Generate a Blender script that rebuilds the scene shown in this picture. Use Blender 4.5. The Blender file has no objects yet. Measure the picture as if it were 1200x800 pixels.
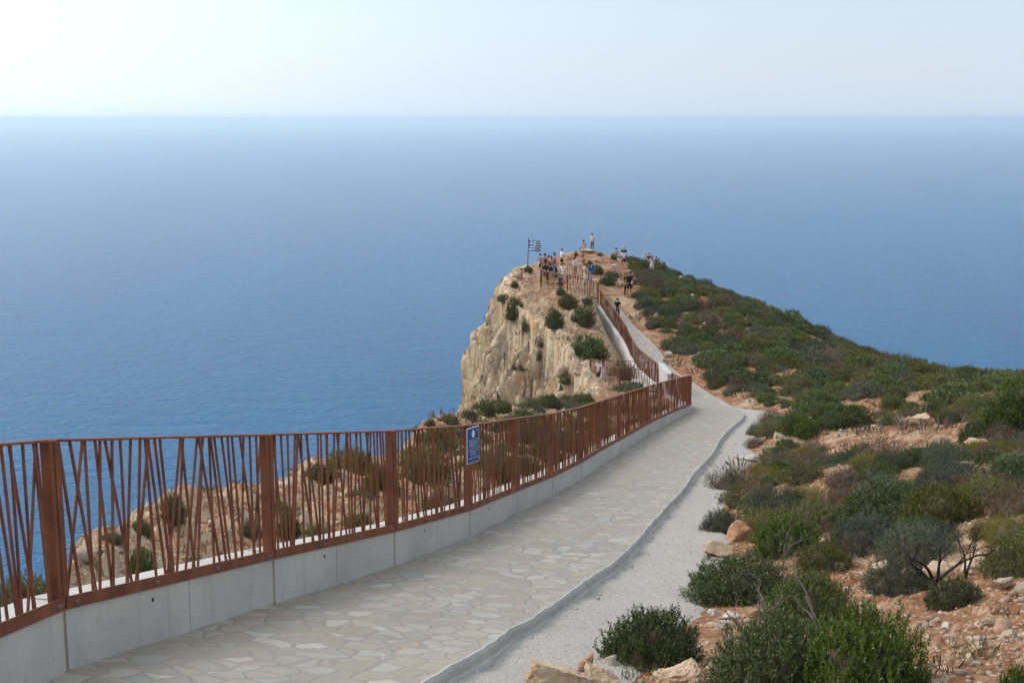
import bpy, bmesh, math, random
import numpy as np
from mathutils import Vector, Matrix
from mathutils.bvhtree import BVHTree

random.seed(11)
RNG = np.random.default_rng(5)
SC = bpy.context.scene
COL = SC.collection
R = math.radians

# ------------------------------------------------------------------ camera
F = 1500.0                       # focal length in pixels of the 1200 px wide photograph
PITCH = math.atan(260.0 / F)     # the camera looks a little down
SP, CP = math.sin(PITCH), math.cos(PITCH)
SEA_Z = -200.0

def P(u, v, Y):
    """the point seen at photo pixel (u, v) at forward distance Y (camera at the origin)"""
    xx, yy = (u - 600) / F, (400 - v) / F
    yc, zc = CP + yy * SP, -SP + yy * CP
    return (xx * Y / yc, Y, zc * Y / yc)

def ray(u, v):
    xx, yy = (u - 600) / F, (400 - v) / F
    return Vector((xx, CP + yy * SP, -SP + yy * CP)).normalized()

cam = bpy.data.cameras.new('camera')
cam.sensor_width = 36
cam.lens = F / 1200 * 36
cam.clip_start = 0.1
cam.clip_end = 600000
cam_o = bpy.data.objects.new('camera', cam)
COL.objects.link(cam_o)
cam_o.rotation_euler = (math.pi / 2 - PITCH, 0, 0)
SC.camera = cam_o

# ------------------------------------------------------------------ numpy noise
_perm = np.random.default_rng(77).permutation(256)
_perm = np.concatenate([_perm, _perm, _perm])
_grad = np.random.default_rng(78).normal(size=(256, 3))
_grad /= np.linalg.norm(_grad, axis=1)[:, None]

def perlin(p):
    p = np.asarray(p, float)
    i = np.floor(p).astype(int)
    f = p - i
    i &= 255
    w = f * f * f * (f * (f * 6 - 15) + 10)
    out = 0
    for dx in (0, 1):
        for dy in (0, 1):
            for dz in (0, 1):
                h = _perm[_perm[_perm[i[:, 0] + dx] + i[:, 1] + dy] + i[:, 2] + dz]
                g = _grad[h]
                d = (g[:, 0] * (f[:, 0] - dx) + g[:, 1] * (f[:, 1] - dy) + g[:, 2] * (f[:, 2] - dz))
                wx = w[:, 0] if dx else 1 - w[:, 0]
                wy = w[:, 1] if dy else 1 - w[:, 1]
                wz = w[:, 2] if dz else 1 - w[:, 2]
                out = out + d * wx * wy * wz
    return out * 1.6

def fbm(p, octv=4, ridged=False):
    p = np.asarray(p, float)
    a, s, out = 1.0, 1.0, 0
    for k in range(octv):
        n = perlin(p * s + 17.3 * k)
        if ridged:
            n = 1 - 2 * np.abs(n)
        out = out + a * n
        a *= 0.5
        s *= 2.03
    return out

def sstep(a, b, x):
    t = np.clip((x - a) / (b - a), 0, 1)
    return t * t * (3 - 2 * t)

# ------------------------------------------------------------------ scene helpers
def link(o, parent=None):
    COL.objects.link(o)
    if parent is not None:
        o.parent = parent
    return o

def tag(o, label=None, cat=None, group=None, kind=None):
    if label: o['label'] = label
    if cat: o['category'] = cat
    if group: o['group'] = group
    if kind: o['kind'] = kind
    return o

def empty(name, loc=(0, 0, 0), rz=0):
    o = bpy.data.objects.new(name, None)
    o.empty_display_size = 0.2
    o.location = loc
    o.rotation_euler = (0, 0, rz)
    return link(o)

def npmesh(name, verts, faces, mats=(), smooth=False, mi=None):
    """mesh from numpy arrays; faces is one (n,k) array or a list of lists"""
    me = bpy.data.meshes.new(name)
    verts = np.asarray(verts, np.float32)
    if isinstance(faces, np.ndarray):
        n, k = faces.shape
        me.vertices.add(len(verts))
        me.vertices.foreach_set('co', verts.ravel())
        me.loops.add(n * k)
        me.loops.foreach_set('vertex_index', faces.astype(np.int32).ravel())
        me.polygons.add(n)
        me.polygons.foreach_set('loop_start', np.arange(0, n * k, k, dtype=np.int32))
        me.polygons.foreach_set('loop_total', np.full(n, k, np.int32))
    else:
        me.from_pydata([tuple(map(float, v)) for v in verts], [], [list(map(int, f)) for f in faces])
    for m in mats:
        me.materials.append(m)
    if mi is not None:
        me.polygons.foreach_set('material_index', np.asarray(mi, np.int32))
    if smooth:
        me.polygons.foreach_set('use_smooth', np.ones(len(me.polygons), bool))
    me.update(calc_edges=True)
    return me

class MB:
    """collects shapes and links them as one mesh object"""
    def __init__(self):
        self.v, self.f, self.m = [], [], []
    def add(self, vs, fs, mi=0):
        b = len(self.v)
        self.v += [tuple(map(float, p)) for p in vs]
        self.f += [[i + b for i in f] for f in fs]
        self.m += [mi] * len(fs)
    def box(self, c, s, rot=None, mi=0):
        x, y, z = s[0] / 2, s[1] / 2, s[2] / 2
        vs = [Vector(q) for q in ((-x,-y,-z),(x,-y,-z),(x,y,-z),(-x,y,-z),(-x,-y,z),(x,-y,z),(x,y,z),(-x,y,z))]
        if rot is not None:
            vs = [rot @ q for q in vs]
        self.add([(q.x + c[0], q.y + c[1], q.z + c[2]) for q in vs],
                 [(0,3,2,1),(4,5,6,7),(0,1,5,4),(1,2,6,5),(2,3,7,6),(3,0,4,7)], mi)
    def bar(self, a, b, side, w, d, mi=0):
        """straight bar from a to b with width w along side and depth d across"""
        a, b, side = Vector(a), Vector(b), Vector(side).normalized()
        ax = (b - a).normalized()
        oth = ax.cross(side).normalized()
        side = oth.cross(ax)
        q = []
        for p in (a, b):
            for i, j in ((-1,-1),(1,-1),(1,1),(-1,1)):
                q.append(p + side * (i * w / 2) + oth * (j * d / 2))
        self.add(q, [(0,3,2,1),(4,5,6,7),(0,1,5,4),(1,2,6,5),(2,3,7,6),(3,0,4,7)], mi)
    def tube(self, pts, rads, n=6, mi=0):
        pts = [Vector(p) for p in pts]
        vs, fs = [], []
        up = Vector((0.13, 0.21, 1))
        for i, p in enumerate(pts):
            d = (pts[min(i + 1, len(pts) - 1)] - pts[max(i - 1, 0)]).normalized()
            a = d.cross(up)
            if a.length < 1e-3: a = d.cross(Vector((1, 0, 0)))
            a.normalize()
            b = d.cross(a)
            for k in range(n):
                t = 2 * math.pi * k / n
                vs.append(p + (a * math.cos(t) + b * math.sin(t)) * rads[i])
        for i in range(len(pts) - 1):
            for k in range(n):
                fs.append((i*n+k, i*n+(k+1)%n, (i+1)*n+(k+1)%n, (i+1)*n+k))
        fs.append(tuple(range(n - 1, -1, -1)))
        fs.append(tuple(range((len(pts)-1)*n, len(pts)*n)))
        self.add(vs, fs, mi)
    def strip(self, rows, mi=0, closed=False):
        """rows of equal length -> quads"""
        k = len(rows[0])
        vs = [p for r in rows for p in r]
        fs = []
        for i in range(len(rows) - 1):
            for j in range(k if closed else k - 1):
                j2 = (j + 1) % k
                fs.append((i*k+j, i*k+j2, (i+1)*k+j2, (i+1)*k+j))
        if closed:
            fs.append(tuple(range(k - 1, -1, -1)))
            fs.append(tuple(range((len(rows)-1)*k, len(rows)*k)))
        self.add(vs, fs, mi)
    def build(self, name, mats, parent=None, smooth=False):
        if not isinstance(mats, (list, tuple)): mats = [mats]
        me = bpy.data.meshes.new(name)
        me.from_pydata(self.v, [], self.f)
        for m in mats: me.materials.append(m)
        me.polygons.foreach_set('material_index', self.m)
        if smooth: me.polygons.foreach_set('use_smooth', [True] * len(self.f))
        me.update()
        bm = bmesh.new(); bm.from_mesh(me)
        bmesh.ops.recalc_face_normals(bm, faces=bm.faces)
        bm.to_mesh(me); bm.free()
        return link(bpy.data.objects.new(name, me), parent)

# ------------------------------------------------------------------ materials
class NT:
    def __init__(self, name):
        self.mat = bpy.data.materials.new(name)
        self.mat.use_nodes = True
        self.t = self.mat.node_tree
        self.b = self.t.nodes['Principled BSDF']
        self.out = self.t.nodes['Material Output']
    def n(self, typ, **kw):
        nd = self.t.nodes.new(typ)
        for k, v in kw.items():
            if k in nd.inputs.keys(): pass
            setattr(nd, k, v)
        return nd
    def l(self, a, b):
        self.t.links.new(a, b)
    def coord(self, scale=(1, 1, 1), space='Object'):
        tc = self.n('ShaderNodeTexCoord')
        mp = self.n('ShaderNodeMapping')
        mp.inputs['Scale'].default_value = scale
        self.l(tc.outputs[space], mp.inputs['Vector'])
        return mp.outputs['Vector']
    def world(self, scale=(1, 1, 1)):
        g = self.n('ShaderNodeNewGeometry')
        mp = self.n('ShaderNodeMapping')
        mp.inputs['Scale'].default_value = scale
        self.l(g.outputs['Position'], mp.inputs['Vector'])
        return mp.outputs['Vector']
    def noise(self, vec, scale, detail=4, rough=0.55, dist=0.0, out='Fac'):
        nd = self.n('ShaderNodeTexNoise')
        nd.inputs['Scale'].default_value = scale
        nd.inputs['Detail'].default_value = detail
        nd.inputs['Roughness'].default_value = rough
        nd.inputs['Distortion'].default_value = dist
        if vec is not None: self.l(vec, nd.inputs['Vector'])
        return nd.outputs[out]
    def vor(self, vec, scale, feature='F1', out='Distance', rnd=1.0):
        nd = self.n('ShaderNodeTexVoronoi', feature=feature)
        nd.inputs['Scale'].default_value = scale
        nd.inputs['Randomness'].default_value = rnd
        if vec is not None: self.l(vec, nd.inputs['Vector'])
        return nd.outputs[out]
    def ramp(self, fac, stops, interp='LINEAR'):
        nd = self.n('ShaderNodeValToRGB')
        nd.color_ramp.interpolation = interp
        e = nd.color_ramp.elements
        while len(e) < len(stops): e.new(0.5)
        for k, (p, c) in enumerate(stops):
            e[k].position = p
            e[k].color = (c, c, c, 1) if isinstance(c, (int, float)) else (*c, 1)
        self.l(fac, nd.inputs['Fac'])
        return nd.outputs['Color']
    def mix(self, fac, a, b, mode='MIX'):
        nd = self.n('ShaderNodeMix', data_type='RGBA', blend_type=mode)
        for k, val in ((0, fac), (6, a), (7, b)):
            s = nd.inputs[k]
            if isinstance(val, (int, float)): s.default_value = val if k == 0 else (val, val, val, 1)
            elif isinstance(val, tuple): s.default_value = (*val, 1)
            else: self.l(val, s)
        return nd.outputs[2]
    def math(self, op, a, b=0.0, clamp=False):
        nd = self.n('ShaderNodeMath', operation=op, use_clamp=clamp)
        for s, val in ((nd.inputs[0], a), (nd.inputs[1], b)):
            if isinstance(val, (int, float)): s.default_value = val
            else: self.l(val, s)
        return nd.outputs[0]
    def island(self):
        return self.n('ShaderNodeNewGeometry').outputs['Random Per Island']
    def objrand(self):
        return self.n('ShaderNodeObjectInfo').outputs['Random']
    def hsv(self, col, h=0.5, s=1.0, v=1.0):
        nd = self.n('ShaderNodeHueSaturation')
        for k, val in (('Hue', h), ('Saturation', s), ('Value', v)):
            if isinstance(val, (int, float)): nd.inputs[k].default_value = val
            else: self.l(val, nd.inputs[k])
        self.l(col, nd.inputs['Color'])
        return nd.outputs['Color']
    def bump(self, h, strength=0.5, dist=0.02, prev=None):
        nd = self.n('ShaderNodeBump')
        nd.inputs['Strength'].default_value = strength
        nd.inputs['Distance'].default_value = dist
        self.l(h, nd.inputs['Height'])
        if prev is not None: self.l(prev, nd.inputs['Normal'])
        return nd.outputs['Normal']
    def done(self, col=None, rough=0.8, normal=None, spec=0.5, metal=0.0):
        b = self.b
        if col is not None:
            if isinstance(col, tuple): b.inputs['Base Color'].default_value = (*col, 1)
            else: self.l(col, b.inputs['Base Color'])
        if isinstance(rough, (int, float)): b.inputs['Roughness'].default_value = rough
        else: self.l(rough, b.inputs['Roughness'])
        b.inputs['Specular IOR Level'].default_value = spec
        b.inputs['Metallic'].default_value = metal
        if normal is not None: self.l(normal, b.inputs['Normal'])
        return self.mat

M = {}

def plain(name, col, rough=0.8, spec=0.3, var=0.12):
    """a plain paint / cloth colour with a little mottling"""
    m = NT(name)
    c = m.coord()
    f = m.noise(c, 14, 3)
    v = m.math('ADD', m.math('MULTIPLY', f, 2 * var), 1 - var)
    return m.done(m.hsv(m.mix(0.0, col, col), 0.5, 1.0, v), rough, None, spec)

def mat_ground():
    m = NT('rocky_soil')
    w = m.world()
    big = m.noise(w, 0.35, 5, 0.6)
    mid = m.noise(w, 1.7, 6, 0.65)
    fine = m.noise(w, 14, 5, 0.7)
    soil = m.mix(m.ramp(mid, [(0.35, 0.0), (0.65, 1.0)]), (0.195, 0.082, 0.036), (0.32, 0.16, 0.076))
    rock = m.mix(m.ramp(fine, [(0.3, 0.0), (0.7, 1.0)]), (0.37, 0.25, 0.148), (0.53, 0.405, 0.275))
    geo = m.n('ShaderNodeNewGeometry')
    sep = m.n('ShaderNodeSeparateXYZ')
    m.l(geo.outputs['True Normal'], sep.inputs[0])
    steep = m.ramp(sep.outputs['Z'], [(0.72, 1.0), (0.93, 0.0)])
    sel = m.math('ADD', m.ramp(m.math('ADD', m.math('MULTIPLY', big, 0.55), m.math('MULTIPLY', mid, 0.45)), [(0.49, 0.0), (0.63, 1.0)]), steep, True)
    col = m.mix(sel, soil, rock)
    # small pale stones lying in the soil
    vd = m.vor(w, 16, 'F1', 'Distance')
    vc = m.vor(w, 16, 'F1', 'Color')
    sepc = m.n('ShaderNodeSeparateColor'); m.l(vc, sepc.inputs[0])
    stone = m.math('MULTIPLY', m.math('LESS_THAN', vd, 0.36), m.math('GREATER_THAN', sepc.outputs[0], 0.52))
    stone = m.math('MULTIPLY', stone, 0.75)
    stonec = m.mix(sepc.outputs[1], (0.34, 0.22, 0.14), (0.56, 0.46, 0.36))
    col = m.mix(stone, col, stonec)
    # dark cracks and dry litter
    cr = m.ramp(m.noise(w, 5.5, 8, 0.7, 0.6), [(0.36, 0.55), (0.46, 1.0)])
    col = m.mix(1.0, col, cr, 'MULTIPLY')
    h = m.math('ADD', m.math('MULTIPLY', fine, 0.5), m.math('MULTIPLY', m.math('SUBTRACT', 1.0, vd), 0.5))
    n1 = m.bump(mid, 0.5, 0.25)
    n2 = m.bump(h, 0.8, 0.05, n1)
    return m.done(col, 0.93, n2, 0.15)

def mat_cliff():
    m = NT('limestone_cliff')
    w = m.world()
    ws = m.world((1, 1, 0.42))
    wl = m.world((0.5, 0.5, 1.6))
    st = m.noise(ws, 0.55, 6, 0.62, 0.7)
    mid = m.noise(w, 1.3, 7, 0.68, 0.4)
    fine = m.noise(w, 9, 6, 0.7)
    col = m.ramp(mid, [(0.25, (0.52, 0.35, 0.21)), (0.5, (0.66, 0.50, 0.325)), (0.75, (0.73, 0.60, 0.43))])
    oc = m.ramp(st, [(0.50, 0.0), (0.66, 0.85)])
    col = m.mix(oc, col, (0.52, 0.29, 0.13))
    gr = m.ramp(m.noise(ws, 0.9, 5, 0.6, 0.3), [(0.58, 0.0), (0.75, 0.35)])
    col = m.mix(gr, col, (0.40, 0.37, 0.33))
    cr = m.ramp(m.noise(ws, 2.1, 8, 0.72, 1.2), [(0.30, 0.45), (0.42, 1.0)])
    col = m.mix(1.0, col, cr, 'MULTIPLY')
    bed = m.noise(wl, 1.8, 6, 0.65, 0.5)
    n1 = m.bump(bed, 0.6, 0.3)
    n2 = m.bump(m.noise(ws, 2.4, 8, 0.7, 0.8), 0.45, 0.3, n1)
    n3 = m.bump(fine, 0.7, 0.07, n2)
    wd = m.n('ShaderNodeVectorMath', operation='MULTIPLY_ADD')
    m.l(m.noise(w, 0.9, 4, 0.6, 0, 'Color'), wd.inputs[0]); wd.inputs[1].default_value = (1.1, 1.1, 1.1)
    m.l(m.world((1, 1, 0.42)), wd.inputs[2])
    ed = m.vor(wd.outputs[0], 0.85, 'DISTANCE_TO_EDGE', 'Distance')
    ed2 = m.vor(wd.outputs[0], 2.6, 'DISTANCE_TO_EDGE', 'Distance')
    ck = m.math('MULTIPLY', m.ramp(ed, [(0.0, 0.62), (0.03, 1.0)]), m.ramp(ed2, [(0.0, 0.85), (0.03, 1.0)]))
    col = m.mix(1.0, col, ck, 'MULTIPLY')
    n4 = m.bump(m.ramp(ed, [(0.0, 0.0), (0.06, 1.0)]), 0.5, 0.12, n3)
    return m.done(col, 0.92, n4, 0.15)

def mat_rock(name, a, b, c):
    m = NT(name)
    w = m.world()
    mid = m.noise(w, 4.0, 7, 0.68, 0.3)
    fine = m.noise(w, 30, 5, 0.7)
    col = m.ramp(mid, [(0.3, a), (0.52, b), (0.72, c)])
    r = m.island()
    col = m.hsv(col, 0.5, m.math('ADD', m.math('MULTIPLY', r, 0.5), 0.7), m.math('ADD', m.math('MULTIPLY', m.math('FRACT', m.math('MULTIPLY', r, 7.3)), 0.5), 0.75))
    cr = m.ramp(m.noise(w, 7, 8, 0.75, 1.0), [(0.32, 0.5), (0.42, 1.0)])
    col = m.mix(1.0, col, cr, 'MULTIPLY')
    n = m.bump(fine, 0.6, 0.02, m.bump(mid, 0.7, 0.08))
    return m.done(col, 0.92, n, 0.15)

def mat_rust():
    m = NT('weathered_corten_steel')
    w = m.world()
    wv = m.world((3, 3, 0.5))
    a = m.noise(w, 3.5, 6, 0.65)
    b = m.noise(wv, 9, 5, 0.65)
    g = m.noise(w, 60, 3, 0.6)
    col = m.ramp(a, [(0.28, (0.11, 0.040, 0.022)), (0.5, (0.205, 0.071, 0.034)), (0.74, (0.29, 0.108, 0.048))])
    col = m.mix(m.ramp(b, [(0.5, 0.0), (0.75, 0.6)]), col, (0.11, 0.05, 0.036))
    col = m.hsv(col, 0.5, 1.0, m.math('ADD', m.math('MULTIPLY', m.island(), 0.5), 0.72))
    n = m.bump(g, 0.35, 0.004)
    return m.done(col, m.ramp(b, [(0.3, 0.62), (0.7, 0.85)]), n, 0.25)

def mat_concrete(name='cast_concrete', base=(0.52, 0.49, 0.44)):
    m = NT(name)
    w = m.world()
    wv = m.world((2.2, 2.2, 0.35))
    a = m.noise(w, 1.1, 6, 0.62)
    st = m.noise(wv, 5.0, 5, 0.6)
    g = m.noise(w, 45, 4, 0.65)
    col = m.mix(m.ramp(a, [(0.3, 0.0), (0.7, 1.0)]), tuple(x * 0.84 for x in base), tuple(min(1, x * 1.1) for x in base))
    col = m.mix(m.ramp(st, [(0.58, 0.0), (0.80, 0.45)]), col, tuple(x * 0.62 for x in base))
    if name == 'cast_concrete':
        rs = m.math('MULTIPLY', m.ramp(m.noise(m.world((7, 7, 0.25)), 1.6, 4, 0.6), [(0.60, 0.0), (0.72, 1.0)]), m.ramp(a, [(0.4, 0.1), (0.6, 0.5)]))
        col = m.mix(rs, col, (0.30, 0.225, 0.155))
        bl = m.ramp(m.noise(m.world((1, 1, 1.6)), 2.6, 6, 0.7), [(0.56, 0.0), (0.74, 0.4)])
        col = m.mix(bl, col, (0.31, 0.30, 0.275))
    vd = m.vor(w, 11, 'F1', 'Distance')
    hole = m.math('LESS_THAN', vd, 0.055)
    col = m.mix(m.math('MULTIPLY', hole, 0.7), col, (0.10, 0.095, 0.085))
    col = m.hsv(col, 0.5, 1.0, m.math('ADD', m.math('MULTIPLY', g, 0.3), 0.85))
    n = m.bump(g, 0.25, 0.006, m.bump(a, 0.15, 0.05))
    return m.done(col, 0.85, n, 0.3)

def mat_paving():
    m = NT('crazy_paving')
    tc = m.n('ShaderNodeUVMap')
    tc.uv_map = 'path'
    wob = m.noise(tc.outputs[0], 2.2, 3, 0.6, 0, 'Color')
    wadd = m.n('ShaderNodeVectorMath', operation='MULTIPLY_ADD')
    m.l(wob, wadd.inputs[0]); wadd.inputs[1].default_value = (0.22, 0.22, 0.0); m.l(tc.outputs[0], wadd.inputs[2])
    w = wadd.outputs[0]
    e = m.vor(w, 4.0, 'DISTANCE_TO_EDGE', 'Distance', 0.95)
    c = m.vor(w, 4.0, 'F1', 'Color', 0.95)
    sp = m.n('ShaderNodeSeparateColor'); m.l(c, sp.inputs[0])
    stone = m.ramp(sp.outputs[0], [(0.0, (0.33, 0.265, 0.19)), (0.3, (0.375, 0.32, 0.245)), (0.6, (0.36, 0.345, 0.295)), (0.85, (0.46, 0.415, 0.34)), (1.0, (0.36, 0.295, 0.22))])
    mort = (0.30, 0.262, 0.22)
    fine = m.noise(tc.outputs[0], 9, 6, 0.68)
    big = m.noise(tc.outputs[0], 0.6, 4, 0.6)
    stone = m.hsv(stone, 0.5, 1.0, m.math('ADD', m.math('MULTIPLY', fine, 0.55), 0.72))
    jn = m.math('ADD', e, m.math('MULTIPLY', m.math('SUBTRACT', fine, 0.5), 0.05))
    j = m.ramp(jn, [(0.035, 0.0), (0.075, 1.0)])
    # some stones are nearly the colour of the mortar (worn, smeared with grout)
    j2 = m.math('MULTIPLY', j, m.ramp(sp.outputs[1], [(0.0, 0.15), (0.7, 0.95)]))
    col = m.mix(j2, mort, stone)
    col = m.mix(m.ramp(big, [(0.42, 0.0), (0.70, 0.45)]), col, (0.37, 0.30, 0.22))
    h = m.math('ADD', m.ramp(jn, [(0.02, 0.0), (0.09, 1.0)]), m.math('MULTIPLY', fine, 0.5))
    return m.done(col, 0.82, m.bump(h, 0.45, 0.018), 0.3)

def mat_gravel():
    m = NT('pale_limestone_gravel')
    w = m.world()
    a = m.noise(w, 0.9, 5, 0.65)
    g = m.noise(w, 38, 5, 0.75)
    vc = m.vor(w, 42, 'F1', 'Color')
    vd = m.vor(w, 42, 'F1', 'Distance')
    sp = m.n('ShaderNodeSeparateColor'); m.l(vc, sp.inputs[0])
    col = m.mix(sp.outputs[0], (0.355, 0.318, 0.272), (0.455, 0.415, 0.36))
    col = m.mix(m.ramp(a, [(0.50, 0.0), (0.72, 0.55)]), col, (0.36, 0.30, 0.245))
    sp2 = m.math('GREATER_THAN', m.noise(w, 17, 3, 0.7), 0.68)
    col = m.mix(m.math('MULTIPLY', sp2, 0.5), col, (0.17, 0.145, 0.125))
    h = m.math('ADD', m.math('SUBTRACT', 1.0, vd), g)
    return m.done(col, 0.95, m.bump(h, 0.6, 0.018, m.bump(a, 0.4, 0.12)), 0.15)

def mat_leaf(name, cols, rough=0.55, spec=0.35, transl=0.25):
    m = NT(name)
    r = m.island()
    n = len(cols)
    col = m.ramp(r, [(i / (n - 1), c) for i, c in enumerate(cols)])
    o = m.objrand()
    col = m.hsv(col, m.math('ADD', m.math('MULTIPLY', o, 0.03), 0.485), m.math('ADD', m.math('MULTIPLY', m.math('FRACT', m.math('MULTIPLY', o, 5.7)), 0.3), 0.85),
                m.math('ADD', m.math('MULTIPLY', m.math('FRACT', m.math('MULTIPLY', o, 3.3)), 0.5), 0.75))
    m.done(col, rough, None, spec)
    if transl:
        tr = m.n('ShaderNodeBsdfTranslucent')
        m.l(col, tr.inputs['Color'])
        mx = m.n('ShaderNodeMixShader')
        mx.inputs[0].default_value = transl
        m.l(m.b.outputs[0], mx.inputs[1]); m.l(tr.outputs[0], mx.inputs[2])
        m.l(mx.outputs[0], m.out.inputs['Surface'])
    return m.mat

def mat_sea():
    m = NT('open_sea')
    w = m.world()
    g = m.n('ShaderNodeNewGeometry')
    big = m.noise(m.world((1, 0.35, 1)), 0.0035, 4, 0.6, 0.4)
    gust = m.noise(m.world((1, 0.55, 1)), 0.02, 5, 0.62, 0.3)
    wind = m.world((0.8, 1.25, 1))
    h1 = m.noise(wind, 0.045, 4, 0.6, 0.2)
    h2 = m.noise(wind, 0.17, 5, 0.65, 0.2)
    h3 = m.noise(wind, 0.6, 4, 0.65)
    n1 = m.bump(h1, 1.0, 6.5)
    n2 = m.bump(h2, 1.0, 5.0, n1)
    n3 = m.bump(h3, 0.6, 0.6, n2)
    col = m.mix(m.ramp(m.math('ADD', m.math('MULTIPLY', big, 0.6), m.math('MULTIPLY', gust, 0.4)), [(0.35, 0.0), (0.65, 1.0)]), (0.001, 0.098, 0.232), (0.002, 0.128, 0.295))
    cap = m.math('MULTIPLY', m.math('GREATER_THAN', m.noise(m.world((0.5, 1, 1)), 0.11, 3, 0.5), 0.765), m.math('GREATER_THAN', gust, 0.52))
    col = m.mix(m.math('MULTIPLY', cap, 0.35), col, (0.6, 0.65, 0.68))
    m.done(col, m.math('ADD', 0.10, m.math('MULTIPLY', cap, 0.5)), n3, 0.5)
    m.b.inputs['IOR'].default_value = 1.12
    return m.mat
# ------------------------------------------------------------------ light, sky, haze, sea
SUN_AZ = -80.0      # degrees from the view direction, to the left
SUN_EL = 40.0
def build_light():
    w = bpy.data.worlds.new('World')
    SC.world = w
    w.use_nodes = True
    t = w.node_tree
    bg = t.nodes['Background']
    sky = t.nodes.new('ShaderNodeTexSky')
    sky.sky_type = 'NISHITA'
    sky.sun_disc = False
    sky.sun_elevation = R(SUN_EL)
    sky.sun_rotation = R(SUN_AZ)
    sky.altitude = 200
    sky.air_density = 1.0
    sky.dust_density = 1.2
    sky.ozone_density = 1.5
    # thin high cloud veil over the blue
    tc = t.nodes.new('ShaderNodeTexCoord')
    mp = t.nodes.new('ShaderNodeMapping'); mp.inputs['Scale'].default_value = (1.2, 1.2, 5.0)
    t.links.new(tc.outputs['Generated'], mp.inputs['Vector'])
    nz = t.nodes.new('ShaderNodeTexNoise'); nz.inputs['Scale'].default_value = 1.9; nz.inputs['Detail'].default_value = 6; nz.inputs['Roughness'].default_value = 0.55; nz.inputs['Distortion'].default_value = 0.4
    t.links.new(mp.outputs[0], nz.inputs['Vector'])
    rp = t.nodes.new('ShaderNodeValToRGB')
    rp.color_ramp.elements[0].position = 0.36; rp.color_ramp.elements[0].color = (VEIL0,) * 3 + (1,)
    rp.color_ramp.elements[1].position = 0.66; rp.color_ramp.elements[1].color = (VEIL1,) * 3 + (1,)
    t.links.new(nz.outputs['Fac'], rp.inputs['Fac'])
    mx = t.nodes.new('ShaderNodeMix'); mx.data_type = 'RGBA'
    sx = t.nodes.new('ShaderNodeSeparateXYZ'); t.links.new(tc.outputs['Generated'], sx.inputs[0])
    hr = t.nodes.new('ShaderNodeValToRGB')
    for e_, (p_, c_) in zip([hr.color_ramp.elements[0], hr.color_ramp.elements[1], hr.color_ramp.elements.new(0.2)], ((0.0, 1.0), (0.5, 0.32), (0.13, 0.70))):
        e_.position = p_; e_.color = (c_, c_, c_, 1)
    t.links.new(sx.outputs['Z'], hr.inputs['Fac'])
    ml = t.nodes.new('ShaderNodeMath'); ml.operation = 'MULTIPLY'
    t.links.new(rp.outputs['Color'], ml.inputs[0]); t.links.new(hr.outputs['Color'], ml.inputs[1])
    t.links.new(ml.outputs[0], mx.inputs[0])
    t.links.new(sky.outputs['Color'], mx.inputs[6])
    az, el = R(-48), R(40)
    dot = t.nodes.new('ShaderNodeVectorMath'); dot.operation = 'DOT_PRODUCT'
    t.links.new(tc.outputs['Generated'], dot.inputs[0])
    dot.inputs[1].default_value = (math.sin(az) * math.cos(el), math.cos(az) * math.cos(el), math.sin(el))
    def mth(op, a, b):
        nd = t.nodes.new('ShaderNodeMath'); nd.operation = op
        for k, val in ((0, a), (1, b)):
            if isinstance(val, (int, float)): nd.inputs[k].default_value = val
            else: t.links.new(val, nd.inputs[k])
        return nd.outputs[0]
    glow = mth('ADD', mth('MULTIPLY', mth('POWER', mth('MAXIMUM', dot.outputs['Value'], 0.0), 5.0), GLOW), GLOW0)   # glow added to the veil, off the sun towards the view, brightening the haze
    vm = t.nodes.new('ShaderNodeVectorMath'); vm.operation = 'SCALE'
    vm.inputs[0].default_value = VEIL_COL[:3]
    t.links.new(glow, vm.inputs['Scale'])
    t.links.new(vm.outputs[0], mx.inputs[7])
    t.links.new(mx.outputs[2], bg.inputs['Color'])
    bg.inputs['Strength'].default_value = SKY_STRENGTH
    s = bpy.data.lights.new('sun', 'SUN')
    s.energy = SUN_ENERGY
    s.angle = R(SUN_ANGLE)
    s.color = (1.0, 0.86, 0.68)
    o = bpy.data.objects.new('sun', s)
    COL.objects.link(o)
    az, el = R(SUN_AZ), R(SUN_EL)
    d = Vector((math.sin(az) * math.cos(el), math.cos(az) * math.cos(el), math.sin(el)))   # towards the sun
    o.rotation_euler = d.to_track_quat('Z', 'Y').to_euler()
    o.location = (-30, 10, 40)
    vs = SC.view_settings
    SC.display_settings.display_device = 'sRGB'
    vs.view_transform = 'Standard'
    vs.look = 'None'
    vs.exposure = EXPOSURE
    vs.gamma = 1.0
    vs.use_curve_mapping = False
    SC.cycles.volume_bounces = 6
    SC.cycles.max_bounces = 8
    SC.cycles.use_denoising = True
    SC.cycles.sample_clamp_indirect = 8

SKY_STRENGTH = 0.12
SUN_ENERGY = 1.5
SUN_ANGLE = 20.0
EXPOSURE = 0.42
VEIL0, VEIL1 = 0.90, 0.98
VEIL_COL = (5.15, 5.9, 6.85, 1)
GLOW0, GLOW = 0.83, 2.5
HAZE_DENSITY = 0.70e-4
HAZE_COL = (0.86, 0.96, 1.0)
HAZE_G = 0.5
SEA_R = 140000.0

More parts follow.
